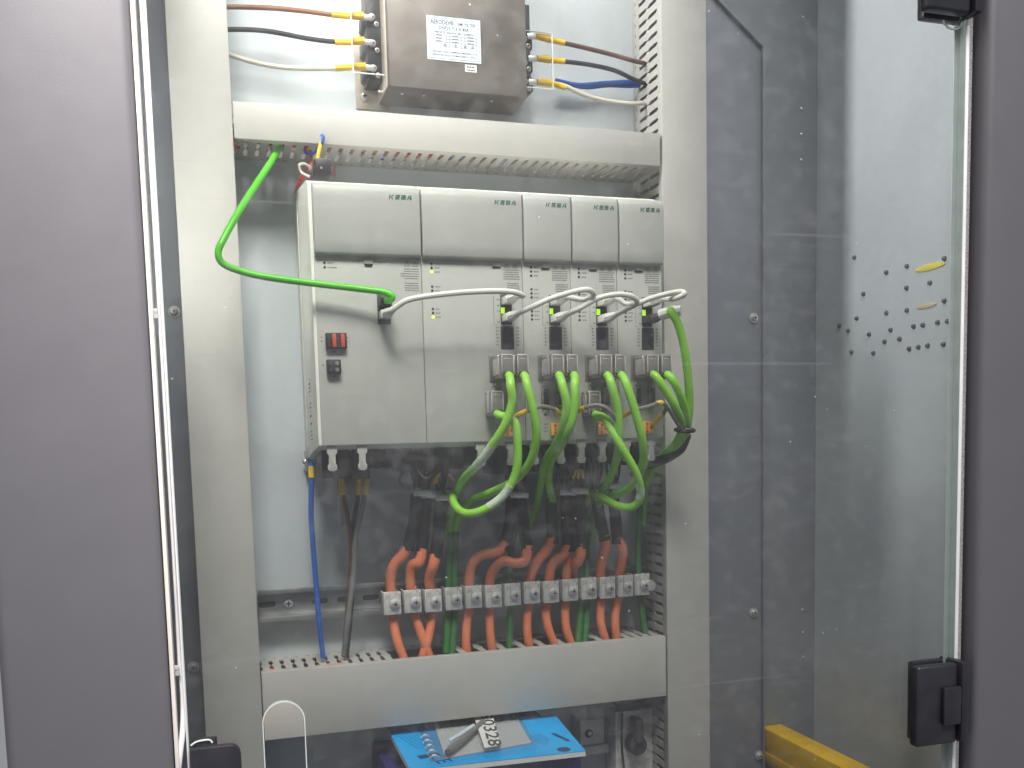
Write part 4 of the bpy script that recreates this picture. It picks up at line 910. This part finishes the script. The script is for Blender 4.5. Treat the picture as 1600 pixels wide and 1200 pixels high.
for k in range(5):
    p = onz(664 + 3.5 * k, 1152 + 8 * k, -521); bl.tube([p + Vector((-5, 0, 0)), p + Vector((0, 0, 2.5)), p + Vector((6, 1, 0))], [.8, 1.6, .7], 8)
bl.build('sealed_edge', M['label'], t)
MB().tube([onz(700, 1176, -518), onz(720, 1160, -518), onz(742, 1140, -518), onz(756, 1128, -518)], [4.2, 4.6, 4.2, 4.0], 10).build('pen', M['greyw'], t)
MB().tube([onz(702, 1158, -516), onz(728, 1142, -515), onz(740, 1134, -515)], [2.2, 2.6, 2.4], 10).build('pen_clip', M['label'], t)
st = [onz(782, 1164, -517.2), onz(768, 1110, -517.2), onz(738, 1112, -517.2), onz(757, 1168, -517.2)]
slab(st, -517.8, -517.2).build('number_strip', M['paper'], t)
a_, b_ = onz(747, 1106, -517.0), onz(764, 1166, -517.0); d = b_ - a_
text('050328', 21, a_, M['ink'], t, 'lettering', rot=(0, 0, math.atan2(d.y, d.x)), bold=.3, fit=d.length)
t = thing('wall_bracket', 'small galvanised bracket with hole right of the booklet', 'bracket', (339, 146, -583))
a, b = at(906, 1126, 118), at(944, 1160, 118)
MB().box(a.x, b.x, 117, 119, b.z, a.z).box(a.x, a.x + 2, 119.1, 149.8, b.z, a.z).box(a.x, b.x + 8, 122, 124, b.z - 16, b.z - 4).build('angle', M['rail'], t, bevel=.6)
p = at(920, 1146, 117); MB().cyl(p + Vector((0, .5, 0)), p + Vector((0, -.5, 0)), 5.5, 18).build('hole_rim', M['black'], t)
MB().cyl(p + Vector((1, -.4, 0)), p + Vector((1, -1.4, 0)), 3, 6).build('nut', M['steel'], t)
t = thing('power_socket', 'grey socket with dark round plug beside right duct', 'socket', (397, 146, -640))
a, b = at(960, 1112, 116), at(1020, 1215, 116)
MB().box(a.x, b.x, 114, 149.8, b.z, a.z).build('socket_case', M['zinc'], t, bevel=2)
MB().box(a.x, b.x - 2, 108, 113.8, a.z + 1, a.z + 10).build('socket_top', M['dark'], t, bevel=1)
c = at(998, 1166, 96); MB().cyl(c + Vector((0, 18, 0)), c, 12.5, 24).build('plug_body', M['dark'], t, bevel=1.5)
MB().box(c.x - 5.5, c.x + 5.5, 90, 112, c.z + 6, c.z + 36).build('plug_neck', M['dark'], t, bevel=2)
MB().tube([(c.x - 17, 108, a.z), (c.x - 20, 104, c.z + 12), (c.x - 19, 104, c.z - 14), (c.x - 14, 106, c.z - 50)], 1.6, 8).build('socket_lead', M['blackw'], t)

# ------------------------------------------------------------------ glass door
door = thing('glass_door', 'tinted dusty glass door with finger slot, hinges and lock', 'door', (280, -110, -790))
gx0, gx1, gz0, gz1 = -140.6, 693.6, -790, 780
cx_, hw, top, bot = -57.2, 18.3, -424.0, -565
def slot_loop(n=14):
    a = [(cx_ + hw * math.cos(math.pi * k / n), top - hw + hw * math.sin(math.pi * k / n)) for k in range(n + 1)]
    b = [(cx_ - hw * math.cos(math.pi * k / n), bot + hw - hw * math.sin(math.pi * k / n)) for k in range(n + 1)]
    return a + b
def pane_face(y, m, name):
    bm = bmesh.new(); es = []
    for loop in ([(gx0, gz0), (gx1, gz0), (gx1, gz1), (gx0, gz1)], slot_loop()):
        vs_ = [bm.verts.new(((x - 280) * S, (y + 110) * S, (z + 790) * S)) for x, z in loop]
        es += [bm.edges.new((vs_[i], vs_[(i + 1) % len(vs_)])) for i in range(len(vs_))]
    bmesh.ops.triangle_fill(bm, use_beauty=True, edges=es)
    bm.normal_update()
    for f in bm.faces:
        if (f.normal.y > 0) == (y < -110): f.normal_flip()
    me = bpy.data.meshes.new(name); bm.to_mesh(me); bm.free(); me.materials.append(m)
    return place(name, me, (280, -110, -790), door)
pane_face(-114, M['glass_front'], 'pane')
pane_face(-106, M['glass_rear'], 'pane_rear_face')
ed = MB(); lp = slot_loop(); n = len(lp)
ed.add([(x, -114.02, z) for x, z in lp] + [(x, -105.98, z) for x, z in lp], [(i, (i + 1) % n, n + (i + 1) % n, n + i) for i in range(n)])
lp2 = [(cx_ + (x - cx_) * 1.045, top - 40 + (z - top + 40) * 1.02) for x, z in lp]
ed.build('finger_slot_edge', M['glass_edge'], door)
rim2 = MB(); rim2.add([(x, -114.15, z) for x, z in lp] + [(x, -114.15, z) for x, z in lp2], [(i, (i + 1) % n, n + (i + 1) % n, n + i) for i in range(n)]); rim2.build('slot_bevel', M['glass_edge'], door)
MB().box(gx1 + .02, gx1 + .9, -114, -106, gz0, gz1).build('glass_edge', M['glass_edge'], door)
MB().box(gx1 - 8, gx1 - .1, -105.9, -104.6, gz0, 245).build('edge_seal', M['glass_edge'], door, bevel=.3)
MB().box(gx0 - .9, gx0 - .02, -114, -106, gz0, gz1).build('glass_edge', M['glass_edge'], door)
def hinge(zc, parent):
    h = MB().box(632, 687, -128, -114.3, zc - 46, zc + 46).build('hinge', M['hinge'], parent, bevel=3.2, seg=3)
    MB().box(645, 690, -105.5, -94, zc - 46, zc + 46).build('rear_leaf', M['hinge'], h, bevel=3)
    MB().box(664, 688, -133.5, -128.2, zc - 23, zc + 21).build('knuckle', M['hinge'], h, bevel=2)
    MB().box(688.5, 699.5, -133, -94, zc - 46, zc + 48).build('wall_leaf', M['hinge'], h, bevel=3)
    return h
hinge(-500, door)
hinge(296, door)
for z, sg in ((250 - 4, -1),):
    MB().tube([(676 + 12 * math.cos(a), -113.8, z + sg * 8 * math.sin(a)) for a in [k * math.pi / 6 for k in range(7)]], 1.1, 8, sub=3).build('gasket_lip', M['glass_edge'], door)
# lock body at the lower left
q0, q1 = at(297, 1170, -122), at(376, 1168, -122)
x0, x1, zt_ = q0.x, q1.x, q0.z - .5
r_ = 9
poly = [(x0, zt_ - 90), (x1, zt_ - 90)] + [(x1 - r_ + r_ * math.sin(math.radians(90 - a)), zt_ - r_ + r_ * math.cos(math.radians(90 - a))) for a in (0, 22, 45, 67, 90)] + [(x0, zt_)]
lk = MB().prism(poly, 'y', -124, -114.4).build('lock', M['hinge'], door, bevel=1.2)
MB().prism([(x0 - 1, zt_ - 90), (x1 - 20, zt_ - 90), (x1 - 20, zt_ + 3), (x0 + 2, zt_ + 3), (x0 - 1, zt_ + 1)], 'y', -105.6, -98).build('lock_rear_leaf', M['hinge'], lk, bevel=1)
MB().tube([(x0 + .5, -114.6, zt_ + 1), (x0 + 6, -114.6, zt_ + 4), (x0 + 16, -114.6, zt_ + 4.5), (x0 + 19, -114.6, zt_ + 1.5)], .9, 8).build('lock_gasket', M['glass_edge'], lk)
